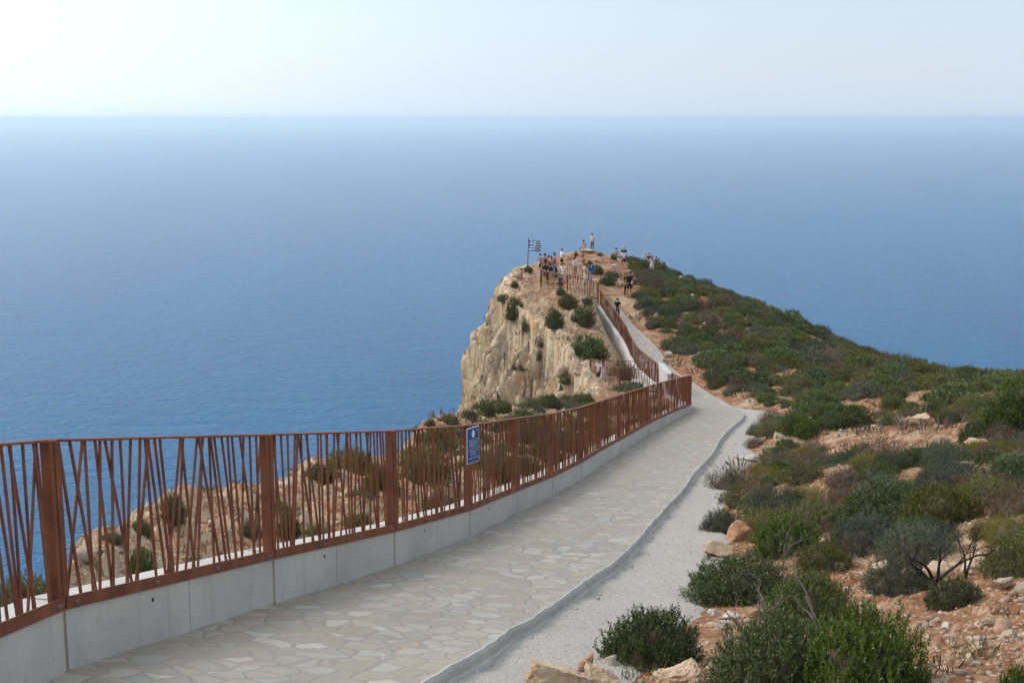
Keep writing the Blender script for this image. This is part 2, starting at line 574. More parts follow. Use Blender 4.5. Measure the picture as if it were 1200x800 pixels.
def build_sea():
    rad = [0, 150, 400, 900, 2000, 4500, 10000, 22000, 45000, 80000, SEA_R]
    n = 96
    vs = [(0, 0, SEA_Z)]
    fs = []
    for r in rad[1:]:
        for k in range(n):
            a = 2 * math.pi * k / n
            vs.append((r * math.cos(a), r * math.sin(a), SEA_Z))
    for k in range(n):
        fs.append((0, 1 + k, 1 + (k + 1) % n))
    for i in range(len(rad) - 2):
        for k in range(n):
            k2 = (k + 1) % n
            fs.append((1 + i*n + k, 1 + (i+1)*n + k, 1 + (i+1)*n + k2, 1 + i*n + k2))
    o = link(bpy.data.objects.new('sea', npmesh('sea', vs, fs, [mat_sea()])))
    tag(o, kind='structure')

def build_haze():
    mb = MB()
    s = SEA_R * 2 + 4000
    lo, hi = SEA_Z - 3.0, 40.0
    mb.box((0, 0, (lo + hi) / 2), (s, s, hi - lo))
    mat = bpy.data.materials.new('sea_haze')
    mat.use_nodes = True
    t = mat.node_tree
    for nd in list(t.nodes):
        if nd.type == 'BSDF_PRINCIPLED': t.nodes.remove(nd)
    pv = t.nodes.new('ShaderNodeVolumePrincipled')
    pv.inputs['Color'].default_value = (*HAZE_COL, 1)
    pv.inputs['Density'].default_value = HAZE_DENSITY
    pv.inputs['Anisotropy'].default_value = HAZE_G
    pv.inputs['Density Attribute'].default_value = ''
    pv.inputs['Temperature Attribute'].default_value = ''
    pv.inputs['Color Attribute'].default_value = ''
    out = [x for x in t.nodes if x.type == 'OUTPUT_MATERIAL'][0]
    t.links.new(pv.outputs[0], out.inputs['Volume'])
    mat.cycles.homogeneous_volume = True
    o = mb.build('haze', mat)
    tag(o, kind='stuff')

# ------------------------------------------------------------------ the path line (left edge of the paving = face of the low wall)
NEAR = [(4.0, -330, 549), (5.8, -165, 532.5), (7.4, 0, 520), (8.0, 62, 515.5), (11.0, 315, 510), (13.6, 460, 505), (16.2, 550, 497.5), (19, 606, 490), (21.9, 648, 484),
        (25, 682, 477), (28, 704, 470), (31, 727, 462.5), (34, 745, 457), (37, 760, 452.5), (40, 776, 448), (43, 792, 443.5),
        (46, 806, 440), (50, 811, 440.5), (54, 809, 442), (58, 800, 443), (62.0, 786, 436), (65, 772, 425.6), (71, 746.5, 406), (77, 733.5, 380), (82, 723, 366.5), (89, 703, 338)]
LINE = np.array([P(u, v, Y) for Y, u, v in NEAR])          # rail top
LINE[0] = LINE[1] + (LINE[1] - LINE[2]) * 1.1
def _resample(pts, step):
    out = [pts[0]]
    n = len(pts)
    for i in range(n - 1):
        p0, p1, p2, p3 = pts[max(i-1, 0)], pts[i], pts[i+1], pts[min(i+2, n-1)]
        m = max(2, int(np.linalg.norm(p2 - p1) / step))
        d1 = np.linalg.norm(p1 - p0) or 1; d2 = np.linalg.norm(p2 - p1); d3 = np.linalg.norm(p3 - p2) or 1
        m1 = ((p1-p0)/d1 * d2 / 2 + (p2-p1) / 2) if i > 0 else (p2 - p1)
        m2 = ((p3-p2)/d3 * d2 / 2 + (p2-p1) / 2) if i < n - 2 else (p2 - p1)
        for k in range(1, m + 1):
            t = k / m
            out.append((2*t**3-3*t**2+1)*p1 + (t**3-2*t**2+t)*m1 + (-2*t**3+3*t**2)*p2 + (t**3-t**2)*m2)
    return np.array(out)
RAIL = _resample(LINE, 0.25)
# even out the heights a little
for _ in range(60):
    RAIL[1:-1, 2] = 0.25 * RAIL[:-2, 2] + 0.5 * RAIL[1:-1, 2] + 0.25 * RAIL[2:, 2]
ARC = np.concatenate([[0], np.cumsum(np.linalg.norm(np.diff(RAIL[:, :2], axis=0), axis=1))])
def at_arc(s):
    return np.array([np.interp(s, ARC, RAIL[:, k]) for k in range(3)])
def arc_of_y(Y):
    return float(np.interp(Y, RAIL[:, 1], ARC))
def tangent(s):
    a, b = at_arc(s - 0.25), at_arc(s + 0.25)
    d = b[:2] - a[:2]
    return d / np.linalg.norm(d)
def right_of(s):
    t = tangent(s)
    return np.array([t[1], -t[0]])
RAIL_H = 1.09           # rail top above the wall top
def drop_at(y):         # rail top to path surface
    return np.interp(y, [0, 12, 17, 21, 30, 40, 48, 58, 62, 95], [1.60, 1.56, 1.52, 1.50, 1.50, 1.46, 1.42, 1.25, 1.16, 1.12])
def path_z(s):
    p = at_arc(s)
    return p[2] - drop_at(p[1])
def path_w(y):
    return np.interp(y, [0, 9, 10, 12.1, 13.7, 17, 22, 28, 33, 40, 66, 74, 84, 92], [2.2, 2.24, 2.25, 2.17, 2.09, 2.08, 2.06, 2.13, 2.2, 2.1, 1.85, 1.6, 1.15, 0.9])
def gravel_w(y):
    return np.interp(y, [0, 8, 12, 14.5, 17, 20, 24, 30, 40, 46, 50, 54, 58, 62, 95], [0.7, 0.75, 0.88, 0.93, 0.8, 0.66, 0.54, 0.42, 0.56, 0.9, 1.5, 1.2, 0.5, 0.15, 0.1])
KERB = 0.115

def lateral(x, y):
    """signed distance to the path line (+ right) and arc position, for arrays"""
    best = np.full(len(x), 1e9); lat = np.zeros(len(x)); arc = np.zeros(len(x))
    pts = RAIL[::4]; aa = ARC[::4]
    for i in range(len(pts) - 1):
        a, b = pts[i, :2], pts[i+1, :2]
        d = b - a; L = np.hypot(*d); d = d / L
        rx, ry = x - a[0], y - a[1]
        t = np.clip(rx * d[0] + ry * d[1], 0, L)
        qx, qy = rx - d[0] * t, ry - d[1] * t
        dd = qx * qx + qy * qy
        m = dd < best
        sgn = np.where(d[1] * rx - d[0] * ry >= 0, 1, -1)
        best = np.where(m, dd, best)
        lat = np.where(m, np.sqrt(dd) * sgn, lat)
        arc = np.where(m, aa[i] + t, arc)
    return lat, arc

# ------------------------------------------------------------------ terrain
EDGE_L = [(-7.5, -12), (-5.4, 4), (-3.9, 8.5), (-3.75, 9.6), (-3.98, 11), (-4.2, 12.6), (-4.25, 14.2), (-4.3, 16), (-3.9, 19), (-3.95, 22), (-3.1, 26), (-2.9, 30), (-2.74, 36),
          (-1.17, 44), (1.3, 54), (2.5, 58.5), (3.4, 62)]
CLIFF_RIM = [(3.4, 62), (3.5, 65), (3.3, 67), (2.7, 70), (2.5, 72.6), (2.3, 75.2), (1.6, 77.2), (0.9, 79), (0.1, 80.6), (-0.55, 82.2), (-0.95, 84.5), (-1.1, 88), (-0.75, 92), (-0.2, 96), (0.4, 101), (1.0, 107)]
EDGE_R = [(1.6, 113), (4, 120), (8, 122.5), (11.5, 117), (13.2, 111.5), (16.1, 106), (19.6, 99), (23.5, 89), (25.1, 83), (26.5, 77), (27, 68), (25.5, 59), (27, 54), (34, 52), (60, 47), (95, 30), (95, -15)]
POLY = np.array(EDGE_L + CLIFF_RIM[1:] + EDGE_R)
NL = len(EDGE_L) - 1 + len(CLIFF_RIM) - 1 + 3

def poly_dist(x, y):
    """distance outside the land outline (negative inside) and whether the nearest edge is a cliff edge"""
    n = len(POLY)
    best = np.full(len(x), 1e9); inside = np.zeros(len(x), bool); left = np.zeros(len(x), bool)
    for i in range(n):
        a, b = POLY[i], POLY[(i + 1) % n]
        d = b - a; L2 = d @ d
        t = np.clip(((x - a[0]) * d[0] + (y - a[1]) * d[1]) / L2, 0, 1)
        dd = np.hypot(x - a[0] - t * d[0], y - a[1] - t * d[1])
        m = dd < best
        best = np.where(m, dd, best); left = np.where(m, i < NL, left)
        c = ((a[1] > y) != (b[1] > y)) & (x < (b[0] - a[0]) * (y - a[1]) / (b[1] - a[1] + 1e-12) + a[0])
        inside ^= c
    return np.where(inside, -best, best), left

CTRL = [(0, 0, -1.9), (4, 0, -1.8), (-3, 0, -2.05), (10, 0, -1.5), (22, 0, -1.2), (-6, 3, -3.0), (3, 7.4, -3.38), (7, 8, -3.2), (6.4, 16, -4.9), (5.6, 21, -5.85), (10, 20, -5.45), (16, 20, -5.0),
        (10, 30, -7.5), (8, 35, -8.55), (16, 35, -8.0), (26, 34, -7.3), (45, 28, -5.5), (80, 20, -3), (14, 42, -9.55), (13, 46, -10.1), (17, 47.5, -10.15), (21, 48, -10.0), (27, 48, -9.9), (40, 45, -8), (70, 36, -6),
        (11.5, 50, -11.5), (16, 53, -11.9), (23, 54, -11.9), (12, 57, -12.7), (16, 59, -12.75), (20, 62, -12.8), (24, 63, -13.0),
        (13.2, 110, -13.1), (16.1, 105, -13.75), (19.6, 98, -14.8), (23.5, 88, -15.7), (25.1, 82, -16.0), (26.3, 76, -15.7),
        (16, 80, -13.7), (15.3, 92, -12.9), (11.2, 84, -13.2), (11.7, 70, -13.4), (16.8, 72, -13.8), (21, 72, -14.0), (8.4, 88, -12.5), (9.8, 90, -12.5),
        (7.2, 115, -11.75), (6.2, 113, -11.7), (9.4, 108, -12.5), (11.7, 112, -12.75), (4.2, 108, -12.0), (2.0, 88, -11.6), (3.7, 85, -11.6), (6.0, 87, -12.1), (3.8, 95, -11.95), (5.5, 95, -12.0), (6.5, 100, -12.0),
        (2.2, 98, -11.9), (0.6, 97, -11.4), (0.0, 95, -11.45), (0.0, 84, -11.5), (-0.9, 84, -11.65), (2.2, 81, -12.35), (4.7, 78, -12.95), (5.0, 75, -13.0), (3.7, 70, -13.1), (6.2, 74.5, -13.3), (3.8, 63, -13.4),
        (2.8, 74, -12.75), (5.0, 66.5, -13.72), (6.5, 64, -13.75), (4.5, 62, -13.5), (5, 125, -14), (14, 119, -15), (0, 112, -13.5),
        (-3.67, 9.5, -3.45), (-3.96, 11, -3.72), (-4.17, 12.5, -4.05), (-4.2, 14, -4.3), (-4.27, 16, -4.75), (-3.8, 19, -5.65), (-3.9, 22, -6.1), (-3.1, 26, -7.4), (-2.9, 30, -8.0), (-2.74, 36, -8.6),
        (-1.17, 44, -9.98), (1.47, 55, -12.1), (2.6, 60, -13.1), (-3.2, 12.5, -4.5), (-2.6, 16, -5.2), (-2.2, 20, -5.85), (-1.5, 25, -6.9), (-0.3, 30, -8.0), (0.5, 36, -9.2), (2.2, 44, -10.9), (4.5, 53, -12.5), (-5.5, 10, -4.2)]
for yy in (5, 8, 12, 16, 20, 25, 30, 35, 40, 45, 49, 53, 57, 61, 66, 72, 79):
    s_ = arc_of_y(yy); p_ = at_arc(s_); r_ = right_of(s_)
    CTRL.append((p_[0] + r_[0], p_[1] + r_[1], path_z(s_)))
    if yy < 46:
        CTRL.append((p_[0] + r_[0] * 4, p_[1] + r_[1] * 4, path_z(s_) - 0.05))
CTRL = np.array(CTRL)
def _tps_fit():
    X = CTRL[:, :2] / 20.0
    n = len(X)
    d2 = ((X[:, None] - X[None]) ** 2).sum(-1)
    K = np.where(d2 > 0, 0.5 * d2 * np.log(d2 + 1e-12), 0) + np.eye(n) * 2e-4
    A = np.zeros((n + 3, n + 3))
    A[:n, :n] = K; A[:n, n] = 1; A[:n, n+1:] = X; A[n, :n] = 1; A[n+1:, :n] = X.T
    return np.linalg.solve(A, np.concatenate([CTRL[:, 2], [0, 0, 0]]))
_W = _tps_fit()
def tps(x, y):
    X = CTRL[:, :2] / 20.0
    out = np.zeros(len(x))
    for a in range(0, len(x), 40000):
        q = np.stack([x[a:a+40000], y[a:a+40000]], 1) / 20.0
        d2 = ((q[:, None] - X[None]) ** 2).sum(-1)
        out[a:a+40000] = (0.5 * d2 * np.log(d2 + 1e-12)) @ _W[:len(X)] + _W[len(X)] + q @ _W[len(X)+1:]
    return out

def terrain_z(x, y):
    x = np.asarray(x, float); y = np.asarray(y, float)
    z = np.clip(tps(x, y), -22, 1.0)
    lat, arc = lateral(x, y)
    py = np.interp(arc, ARC, RAIL[:, 1])
    pz = np.interp(arc, ARC, RAIL[:, 2]) - drop_at(py)
    on = (arc > 0.2) & (arc < ARC[-1] - 0.3)
    pw, gw = path_w(py), gravel_w(py)
    p = np.stack([x, y, np.zeros_like(x)], 1)
    # rock relief
    rough_left = sstep(-0.3, -1.3, lat) * sstep(70, 40, y)
    head = sstep(58, 66, y)
    orange = head * sstep(1.0, -3.0, lat)
    n0 = fbm(p * 0.28, 4)
    n1 = fbm(p * 0.9 + 7, 5, True)
    n2 = fbm(p * 2.6 + 3, 4)
    n3 = fbm(p * 7.5 + 1, 3)
    away = np.maximum(np.where(lat > 0, lat - pw - gw, -lat - 0.3), 0)
    fall = sstep(0.0, 1.6, away)
    rock = 0.10 * n0 + n1 * (0.045 + 0.10 * rough_left + 0.16 * orange) + n2 * (0.04 + 0.05 * rough_left + 0.10 * orange) + n3 * (0.016 + 0.012 * rough_left + 0.02 * orange)
    z = z + rock * fall
    # path bed, gravel bed
    bed = np.where(lat < pw, pz - 0.16, pz - KERB - 0.05)
    k = sstep(0.0, 1.5, lat - pw - gw)
    zr = bed * (1 - k) + z * k
    wl = np.where(py > 61, pz - 0.75, pz - 0.02)
    k2 = sstep(0.25, 1.3, -lat)
    zl = wl * (1 - k2) + z * k2
    zl = np.where(lat > -0.4, np.minimum(zl, wl), zl)
    z = np.where(on, np.where(lat >= 0, zr, zl), z)
    # the land ends: cliffs on the left, a steep slope on the right
    d, left = poly_dist(x, y)
    dd = np.maximum(d + 0.15 * n2 + 0.25 * n1, 0)
    z = z - np.where(left, np.minimum(np.where(y > 59, 14.0, 3.2) * dd + dd * dd * 1.5, 190), 0.16 * np.minimum(dd, 5) ** 2 + 0.9 * np.maximum(dd - 4, 0))
    return np.maximum(z, SEA_Z - 2)

def build_terrain():
    us = np.concatenate([np.linspace(-2600, -500, 90, endpoint=False), np.linspace(-500, 1700, 760, endpoint=False), np.linspace(1700, 3600, 90)])
    ys = np.concatenate([np.linspace(-10, 2.4, 16, endpoint=False), 2.4 * (128 / 2.4) ** np.linspace(0, 1, 620), np.linspace(131, 420, 40)])
    U, Y = np.meshgrid((us - 600) / F, ys)
    X = U * np.maximum(np.abs(Y) , 5.0) + 0.6
    x, y = X.ravel(), Y.ravel()
    z = terrain_z(x, y)
    nr, nc = U.shape
    i = np.arange(nr - 1)[:, None] * nc + np.arange(nc - 1)[None]
    f = np.stack([i, i + 1, i + nc + 1, i + nc], -1).reshape(-1, 4)
    me = npmesh('headland_terrain', np.stack([x, y, z], 1), f, [M['ground']], True)
    o = link(bpy.data.objects.new('headland_terrain', me))
    tag(o, kind='structure')
    return o

def build_cliff():
    pts = np.array([(a, b, 0) for a, b in CLIFF_RIM], float)
    rim = _resample(pts, 0.11)
    n = len(rim)
    tg = np.gradient(rim[:, :2], axis=0)
    for _ in range(25):
        tg[1:-1] = (tg[:-2] + 2 * tg[1:-1] + tg[2:]) / 4
    tg /= np.linalg.norm(tg, axis=1)[:, None]
    nrm = np.stack([-tg[:, 1], tg[:, 0]], 1)           # outward (left of travel)
    ins = np.array([-1.6, -1.2, -0.9, -0.65, -0.45, -0.3, -0.18, -0.08, 0.0])
    down = np.concatenate([np.arange(0.1, 13, 0.11), np.arange(13, 45, 0.8)])
    rows = []
    for k in ins:
        xy = rim[:, :2] + nrm * k
        z = terrain_z(xy[:, 0], xy[:, 1])
        q = np.stack([xy[:, 0], xy[:, 1], z], 1)
        bumpz = 0.22 * fbm(np.stack([xy[:, 0], xy[:, 1], z * 0], 1) * 1.1 + 5, 4) * sstep(-1.5, -0.6, k) + np.interp(k, [-1.6, -1.1, -0.4, 0], [-0.35, -0.02, 0.10, 0.04])
        q[:, 2] += bumpz
        rows.append(q)
    top = rows[-1][:, 2].copy()
    s_ = np.linspace(0, n * 0.11, n)
    batter = np.interp(s_ / s_[-1], [0, 0.16, 0.3, 0.5, 0.6, 0.75, 1], [0.9, 1.0, 0.8, 1.0, 1.6, 1.45, 0.8])
    for t in down:
        o = batter * (0.70 * np.minimum(t, 1.0) + 0.36 * np.clip(t - 1, 0, 1.6) + 0.04 * np.clip(t - 3.2, 0, 4)) + 0.03 * t
        xy = rim[:, :2] + nrm * o[:, None]
        rows.append(np.stack([xy[:, 0], xy[:, 1], top - t], 1))
    V = np.array(rows)                                  # rows x n x 3
    nr = len(rows)
    p = V.reshape(-1, 3)
    depth = np.concatenate([np.zeros(len(ins)), down])
    amp = np.repeat(sstep(-0.2, 1.2, depth), n)
    q = p * np.array([1, 1, 0.30])
    fiss = fbm(q * 0.55 + 11, 5, True)                  # buttresses and fissures
    cra = fbm(q * 1.5 + 3, 4, True)
    gen = fbm(p * 0.5 + 2, 4)
    fine = fbm(p * 2.4, 4)
    bed = fbm(p * np.array([0.5, 0.5, 2.2]) + 9, 3)
    sg = np.tile(s_, nr); tgv = np.repeat(depth, n)
    wob = fbm(p * 0.8 + 40, 3)
    blk = np.zeros(len(p))
    for cnt, asp, a0, tilt, gr, sd in ((40, 2.3, 0.20, 0.05, 0.12, 1), (260, 1.4, 0.08, 0.10, 0.05, 2), (1600, 1.2, 0.03, 0.14, 0.025, 3)):
        gg = np.random.default_rng(900 + sd)
        cs, ct = gg.uniform(0, s_[-1], cnt), gg.uniform(-0.5, 14, cnt)
        r0, ta, tb = gg.uniform(-1, 1, cnt) * a0, gg.uniform(-1, 1, cnt) * tilt, gg.uniform(-1, 1, cnt) * tilt * 0.8
        m_ = tgv < 15
        idx = np.nonzero(m_)[0]
        for a in range(0, len(idx), 6000):
            ii = idx[a:a+6000]
            ds = sg[ii][:, None] + 0.35 * wob[ii][:, None] - cs[None]; dt = tgv[ii][:, None] + 0.5 * wob[ii][:, None] - ct[None]
            d2 = np.hypot(ds, dt / asp)
            k1 = np.argpartition(d2, 1, axis=1)[:, :2]
            dd2 = np.take_along_axis(d2, k1, 1); o_ = np.argsort(dd2, 1)
            k1 = np.take_along_axis(k1, o_, 1); dd2 = np.take_along_axis(dd2, o_, 1)
            c = k1[:, 0]; ar = np.arange(len(ii))
            blk[ii] += r0[c] + ta[c] * ds[ar, c] + tb[c] * dt[ar, c] - gr * np.exp(-((dd2[:, 1] - dd2[:, 0]) / 0.09) ** 2)
    disp = (blk + 0.32 * gen + 0.05 * fine + 0.05 * bed - 0.5 * np.maximum(cra - 0.75, 0)) * amp + 0.1 * fine * (1 - amp)
    V[:, :, :2] += (disp.reshape(nr, n, 1) * nrm[None])
    V[:, :, 2] += (0.18 * fbm(p * 1.7 + 30, 3) * amp).reshape(nr, n)
    i = np.arange(nr - 1)[:, None] * n + np.arange(n - 1)[None]
    f = np.stack([i, i + 1, i + n + 1, i + n], -1).reshape(-1, 4)[:, ::-1]
    me = npmesh('cliff', V.reshape(-1, 3), np.ascontiguousarray(f), [M['cliff']], False)
    o = link(bpy.data.objects.new('cliff', me))
    tag(o, kind='structure')
    return o

def build_path():
    # paving with a kerb face, gravel strip beside it
    s = np.concatenate([np.arange(0.3, 16, 0.06), np.arange(16, ARC[-1] - 0.4, 0.2)])
    q = np.array([at_arc(a) for a in s]); r = np.array([right_of(a) for a in s]); z = np.array([path_z(a) for a in s])
    w = path_w(q[:, 1])
    wob = 0.014 * perlin(np.stack([s * 1.1, s * 0, s * 0], 1)) + 0.02 * perlin(np.stack([s * 4.0, s * 0 + 5, s * 0], 1))
    cols = np.linspace(0, 1, 9)
    V, UV = [], []
    for i in range(len(s)):
        ww = w[i] + wob[i]
        for c in cols:
            x, y = q[i, :2] + r[i] * (c * ww)
            V.append((x, y, z[i])); UV.append((c * ww, s[i]))
    V = np.array(V)
    V[:, 2] += 0.012 * fbm(V * np.array([1.2, 1.2, 0]), 3)
    n, k = len(s), len(cols)
    i = np.arange(n - 1)[:, None] * k + np.arange(k - 1)[None]
    f = np.stack([i, i + 1, i + k + 1, i + k], -1).reshape(-1, 4)
    me = npmesh('paved_path', V, f, [M['paving']], True)
    uvl = me.uv_layers.new(name='path')
    li = np.zeros(len(me.loops), np.int32); me.loops.foreach_get('vertex_index', li)
    uvl.data.foreach_set('uv', np.array(UV, np.float32)[li].ravel())
    po = link(bpy.data.objects.new('paved_path', me)); tag(po, kind='structure')
    # rough mortar kerb
    zz = s * 0
    jn1 = 0.007 * fbm(np.stack([s * 1.7, zz, zz + 3], 1), 2) + 0.016 * perlin(np.stack([s * 9.1, zz + 2, zz], 1)); jn2 = 0.007 * fbm(np.stack([s * 2.3, zz + 9, zz], 1), 2) + 0.018 * perlin(np.stack([s * 8.3, zz + 5, zz], 1))
    rows = []
    edge = V.reshape(n, k, 3)[:, -1]
    for i in range(n):
        rr = np.array([r[i, 0], r[i, 1], 0])
        j1, j2 = jn1[i], jn2[i]
        e = edge[i]
        rows.append([e - rr * (0.012 + j2 * 0.3) + (0, 0, 0.003), e + rr * 0.008 + (0, 0, 0.001 + j1 * 0.4), e + rr * (0.022 + j1 * .6) + (0, 0, -0.03),
                     e + rr * (0.028 + j2 * .7) + (0, 0, -0.09), e + rr * (0.045 + j1) + (0, 0, -KERB + 0.01), e + rr * 0.09 + (0, 0, -KERB - 0.10)])
    mb = MB(); mb.strip(rows)
    ko = mb.build('path_kerb', M['kerb'], smooth=False); tag(ko, kind='structure')
    # gravel
    gw = gravel_w(q[:, 1])
    cols = np.linspace(0, 1, 9)
    V = []
    for i in range(n):
        for c in cols:
            lat = w[i] + 0.03 + c * (gw[i] + (0.9 if q[i, 1] < 56 else 0.35))
            x, y = q[i, :2] + r[i] * lat
            V.append((x, y, z[i] - KERB - 0.02 * c))
    V = np.array(V)
    V[:, 2] += 0.03 * fbm(V * np.array([1.1, 1.1, 0]) + 4, 4) + 0.008 * perlin(V * 6)
    k = len(cols)
    V3 = V.reshape(n, k, 3)
    V3[:, -1, 2] -= 0.28; V3[:, -2, 2] -= 0.14; V3[:, -3, 2] -= 0.05
    i = np.arange(n - 1)[:, None] * k + np.arange(k - 1)[None]
    f = np.stack([i, i + 1, i + k + 1, i + k], -1).reshape(-1, 4)
    go = link(bpy.data.objects.new('gravel_path', npmesh('gravel_path', V, f, [M['gravel']], True)))
    tag(go, kind='structure')
# ------------------------------------------------------------------ walls and railings
def V3(p): return Vector((float(p[0]), float(p[1]), float(p[2])))

def adopt(o, root):
    """parent a mesh given in world coordinates to a root without moving it"""
    o.parent = root
    o.location = -root.location
    return o

def hex_prism(mb, a0, a1, r0, r1, lat0, lat1, top0, top1, bot0, bot1, mi=0):
    """a block along the line a0-a1, from lateral lat0 to lat1"""
    v = []
    for a, r, t, b in ((a0, r0, top0, bot0), (a1, r1, top1, bot1)):
        for lat, z in ((lat0, b), (lat1, b), (lat1, t), (lat0, t)):
            v.append((a[0] + r[0] * lat, a[1] + r[1] * lat, z))
    mb.add(v, [(0,1,2,3),(7,6,5,4),(0,4,5,1),(1,5,6,2),(2,6,7,3),(3,7,4,0)], mi)

def make_railing(Ys, name, wall_name, rlabel, wlabel, deep, n_single, near_rng):
    rnd = random.Random(near_rng)
    S = [arc_of_y(y) for y in Ys]
    p0 = at_arc(S[0])
    root = empty(name, (p0[0], p0[1], p0[2] - RAIL_H)); tag(root, rlabel, 'railing')
    wroot = empty(wall_name, (p0[0], p0[1], path_z(S[0]))); tag(wroot, wlabel, 'low wall')
    far = MB(); singles = 0
    for i in range(len(S) - 1):
        a, b = at_arc(S[i]), at_arc(S[i + 1])
        d = (b - a); L = np.linalg.norm(d); t = d / L
        th = np.array([t[0], t[1], 0]); th /= np.linalg.norm(th)
        r = np.array([th[1], -th[0], 0])
        gap = 0.014
        A, B = a + t * gap, b - t * gap
        up = np.array([0, 0, 1.0])
        near = i < 8
        # wall section; the ends mitre with the neighbours
        ra, rb = np.array([*right_of(S[i]), 0]), np.array([*right_of(S[i+1]), 0])
        Aw, Bw = a + t * 0.022, b - t * 0.022
        za, zb = path_z(S[i]), path_z(S[i+1])
        mb = MB()
        nseg = 6
        for k in range(nseg):
            f0, f1 = k / nseg, (k + 1) / nseg
            q0, q1 = Aw + (Bw - Aw) * f0, Aw + (Bw - Aw) * f1
            rr0, rr1 = ra + (rb - ra) * f0, ra + (rb - ra) * f1
            hex_prism(mb, q0, q1, rr0, rr1, -0.27, 0.0, q0[2] - RAIL_H, q1[2] - RAIL_H, za + (zb - za) * f0 - deep, za + (zb - za) * f1 - deep)
        ws = mb.build('wall_section', M['concrete'])
        bm = bmesh.new(); bm.from_mesh(ws.data)
        bmesh.ops.remove_doubles(bm, verts=bm.verts, dist=1e-4)
        seen = {}
        for fc in list(bm.faces):
            key = tuple(sorted(v.index for v in fc.verts)); seen.setdefault(key, []).append(fc)
        bmesh.ops.delete(bm, geom=[fc for g in seen.values() if len(g) > 1 for fc in g], context='FACES')
        bm.to_mesh(ws.data); bm.free()
        adopt(ws, wroot)
        mj = MB()
        hex_prism(mj, b - t * 0.0215, b + t * 0.0215, rb, rb, -0.262, -0.007, b[2] - RAIL_H - 0.012, b[2] - RAIL_H - 0.012, zb - deep, zb - deep)
        adopt(mj.build('joint_strip', M['joint']), wroot)
        if near:
            q = A + (B - A) * (0.52 if i % 2 else 0.47); zq = za + (zb - za) * 0.5; mf = MB()
            hex_prism(mf, q - t * 0.0025, q + t * 0.0025, r, r, -0.004, 0.0012, q[2] - RAIL_H - 0.05, q[2] - RAIL_H - 0.05, zq - 0.05, zq - 0.05)
            adopt(mf.build('form_joint', M['joint_dark']), wroot)
            mh = MB()
            q = A + (B - A) * (0.30 + 0.08 * rnd.random()); z = q[2] - RAIL_H - 0.15
            mh.tube([V3((q[0] + r[0]*(-0.01), q[1] + r[1]*(-0.01), z)), V3((q[0] + r[0]*0.003, q[1] + r[1]*0.003, z))], [0.016, 0.016], 10)
            adopt(mh.build('anchor_hole', M['dark']), wroot)
        # posts at both ends of the panel
        for e, sg in ((A, 1), (B, -1)):
            c = e + t * (sg * 0.0275)
            mb = MB()
            bot = c - up * 1.135; top = c - up * 0.003
            mb.bar(V3(bot - r * 0.03), V3(top - r * 0.03), V3(th), 0.055, 0.062)
            adopt(mb.build('post', M['rust']), root)
        mb = MB()
        mb.bar(V3(A + t * 0.056 - up * 0.008 - r * 0.03), V3(B - t * 0.056 - up * 0.008 - r * 0.03), V3(r), 0.066, 0.016)
        adopt(mb.build('top_rail', M['rust']), root)
        mb = MB()
        x0, x1 = A + t * 0.002, B - t * 0.002
        mb.bar(V3(x0 - up * 1.105 + r * 0.013), V3(x1 - up * 1.105 + r * 0.013), V3(r), 0.012, 0.085)
        bp = adopt(mb.build('base_plate', M['rust']), root)
        if near:
            for fr in (0.035, 0.36, 0.66, 0.965):
                q = x0 + (x1 - x0) * fr - up * 1.108
                mb = MB()
                mb.tube([V3(q + r * 0.018), V3(q + r * 0.03)], [0.017, 0.014], 8)
                mb.tube([V3(q + r * 0.03), V3(q + r * 0.043)], [0.008, 0.007], 6)
                o = mb.build('bolt', M['bolt']); o.parent = bp
        # leaning flat bars
        n = max(6, int(L / 0.093))
        lean_prev = 0
        for k in range(n):
            f = (k + 0.5 + rnd.uniform(-0.28, 0.28)) / n
            lean = rnd.choice((0, 0, 1, -1, 1, -1, 0.5, -0.5)) * rnd.uniform(0.05, 0.15)
            x = f * (L - 0.2) + 0.1
            xb = min(max(x + lean, 0.085), L - 0.085); xt = min(max(x - lean, 0.085), L - 0.085)
            off = -0.022 - (0.016 if k % 2 else 0.0)
            pb = a + t * xb - up * 1.085 + r * off
            pt = a + t * xt - up * 0.014 + r * off
            if singles < n_single and pb[1] > 7.0:
                mb = MB(); mb.bar(V3(pb), V3(pt), V3(th), 0.0205, 0.013)
                adopt(mb.build('slat', M['rust']), root); singles += 1
            elif pb[1] > 4.5:
                far.bar(V3(pb), V3(pt), V3(th), 0.0205, 0.013)
    o = adopt(far.build('slat_infill', M['rust']), root)
    if n_single: o['kind'] = 'stuff'
    return root

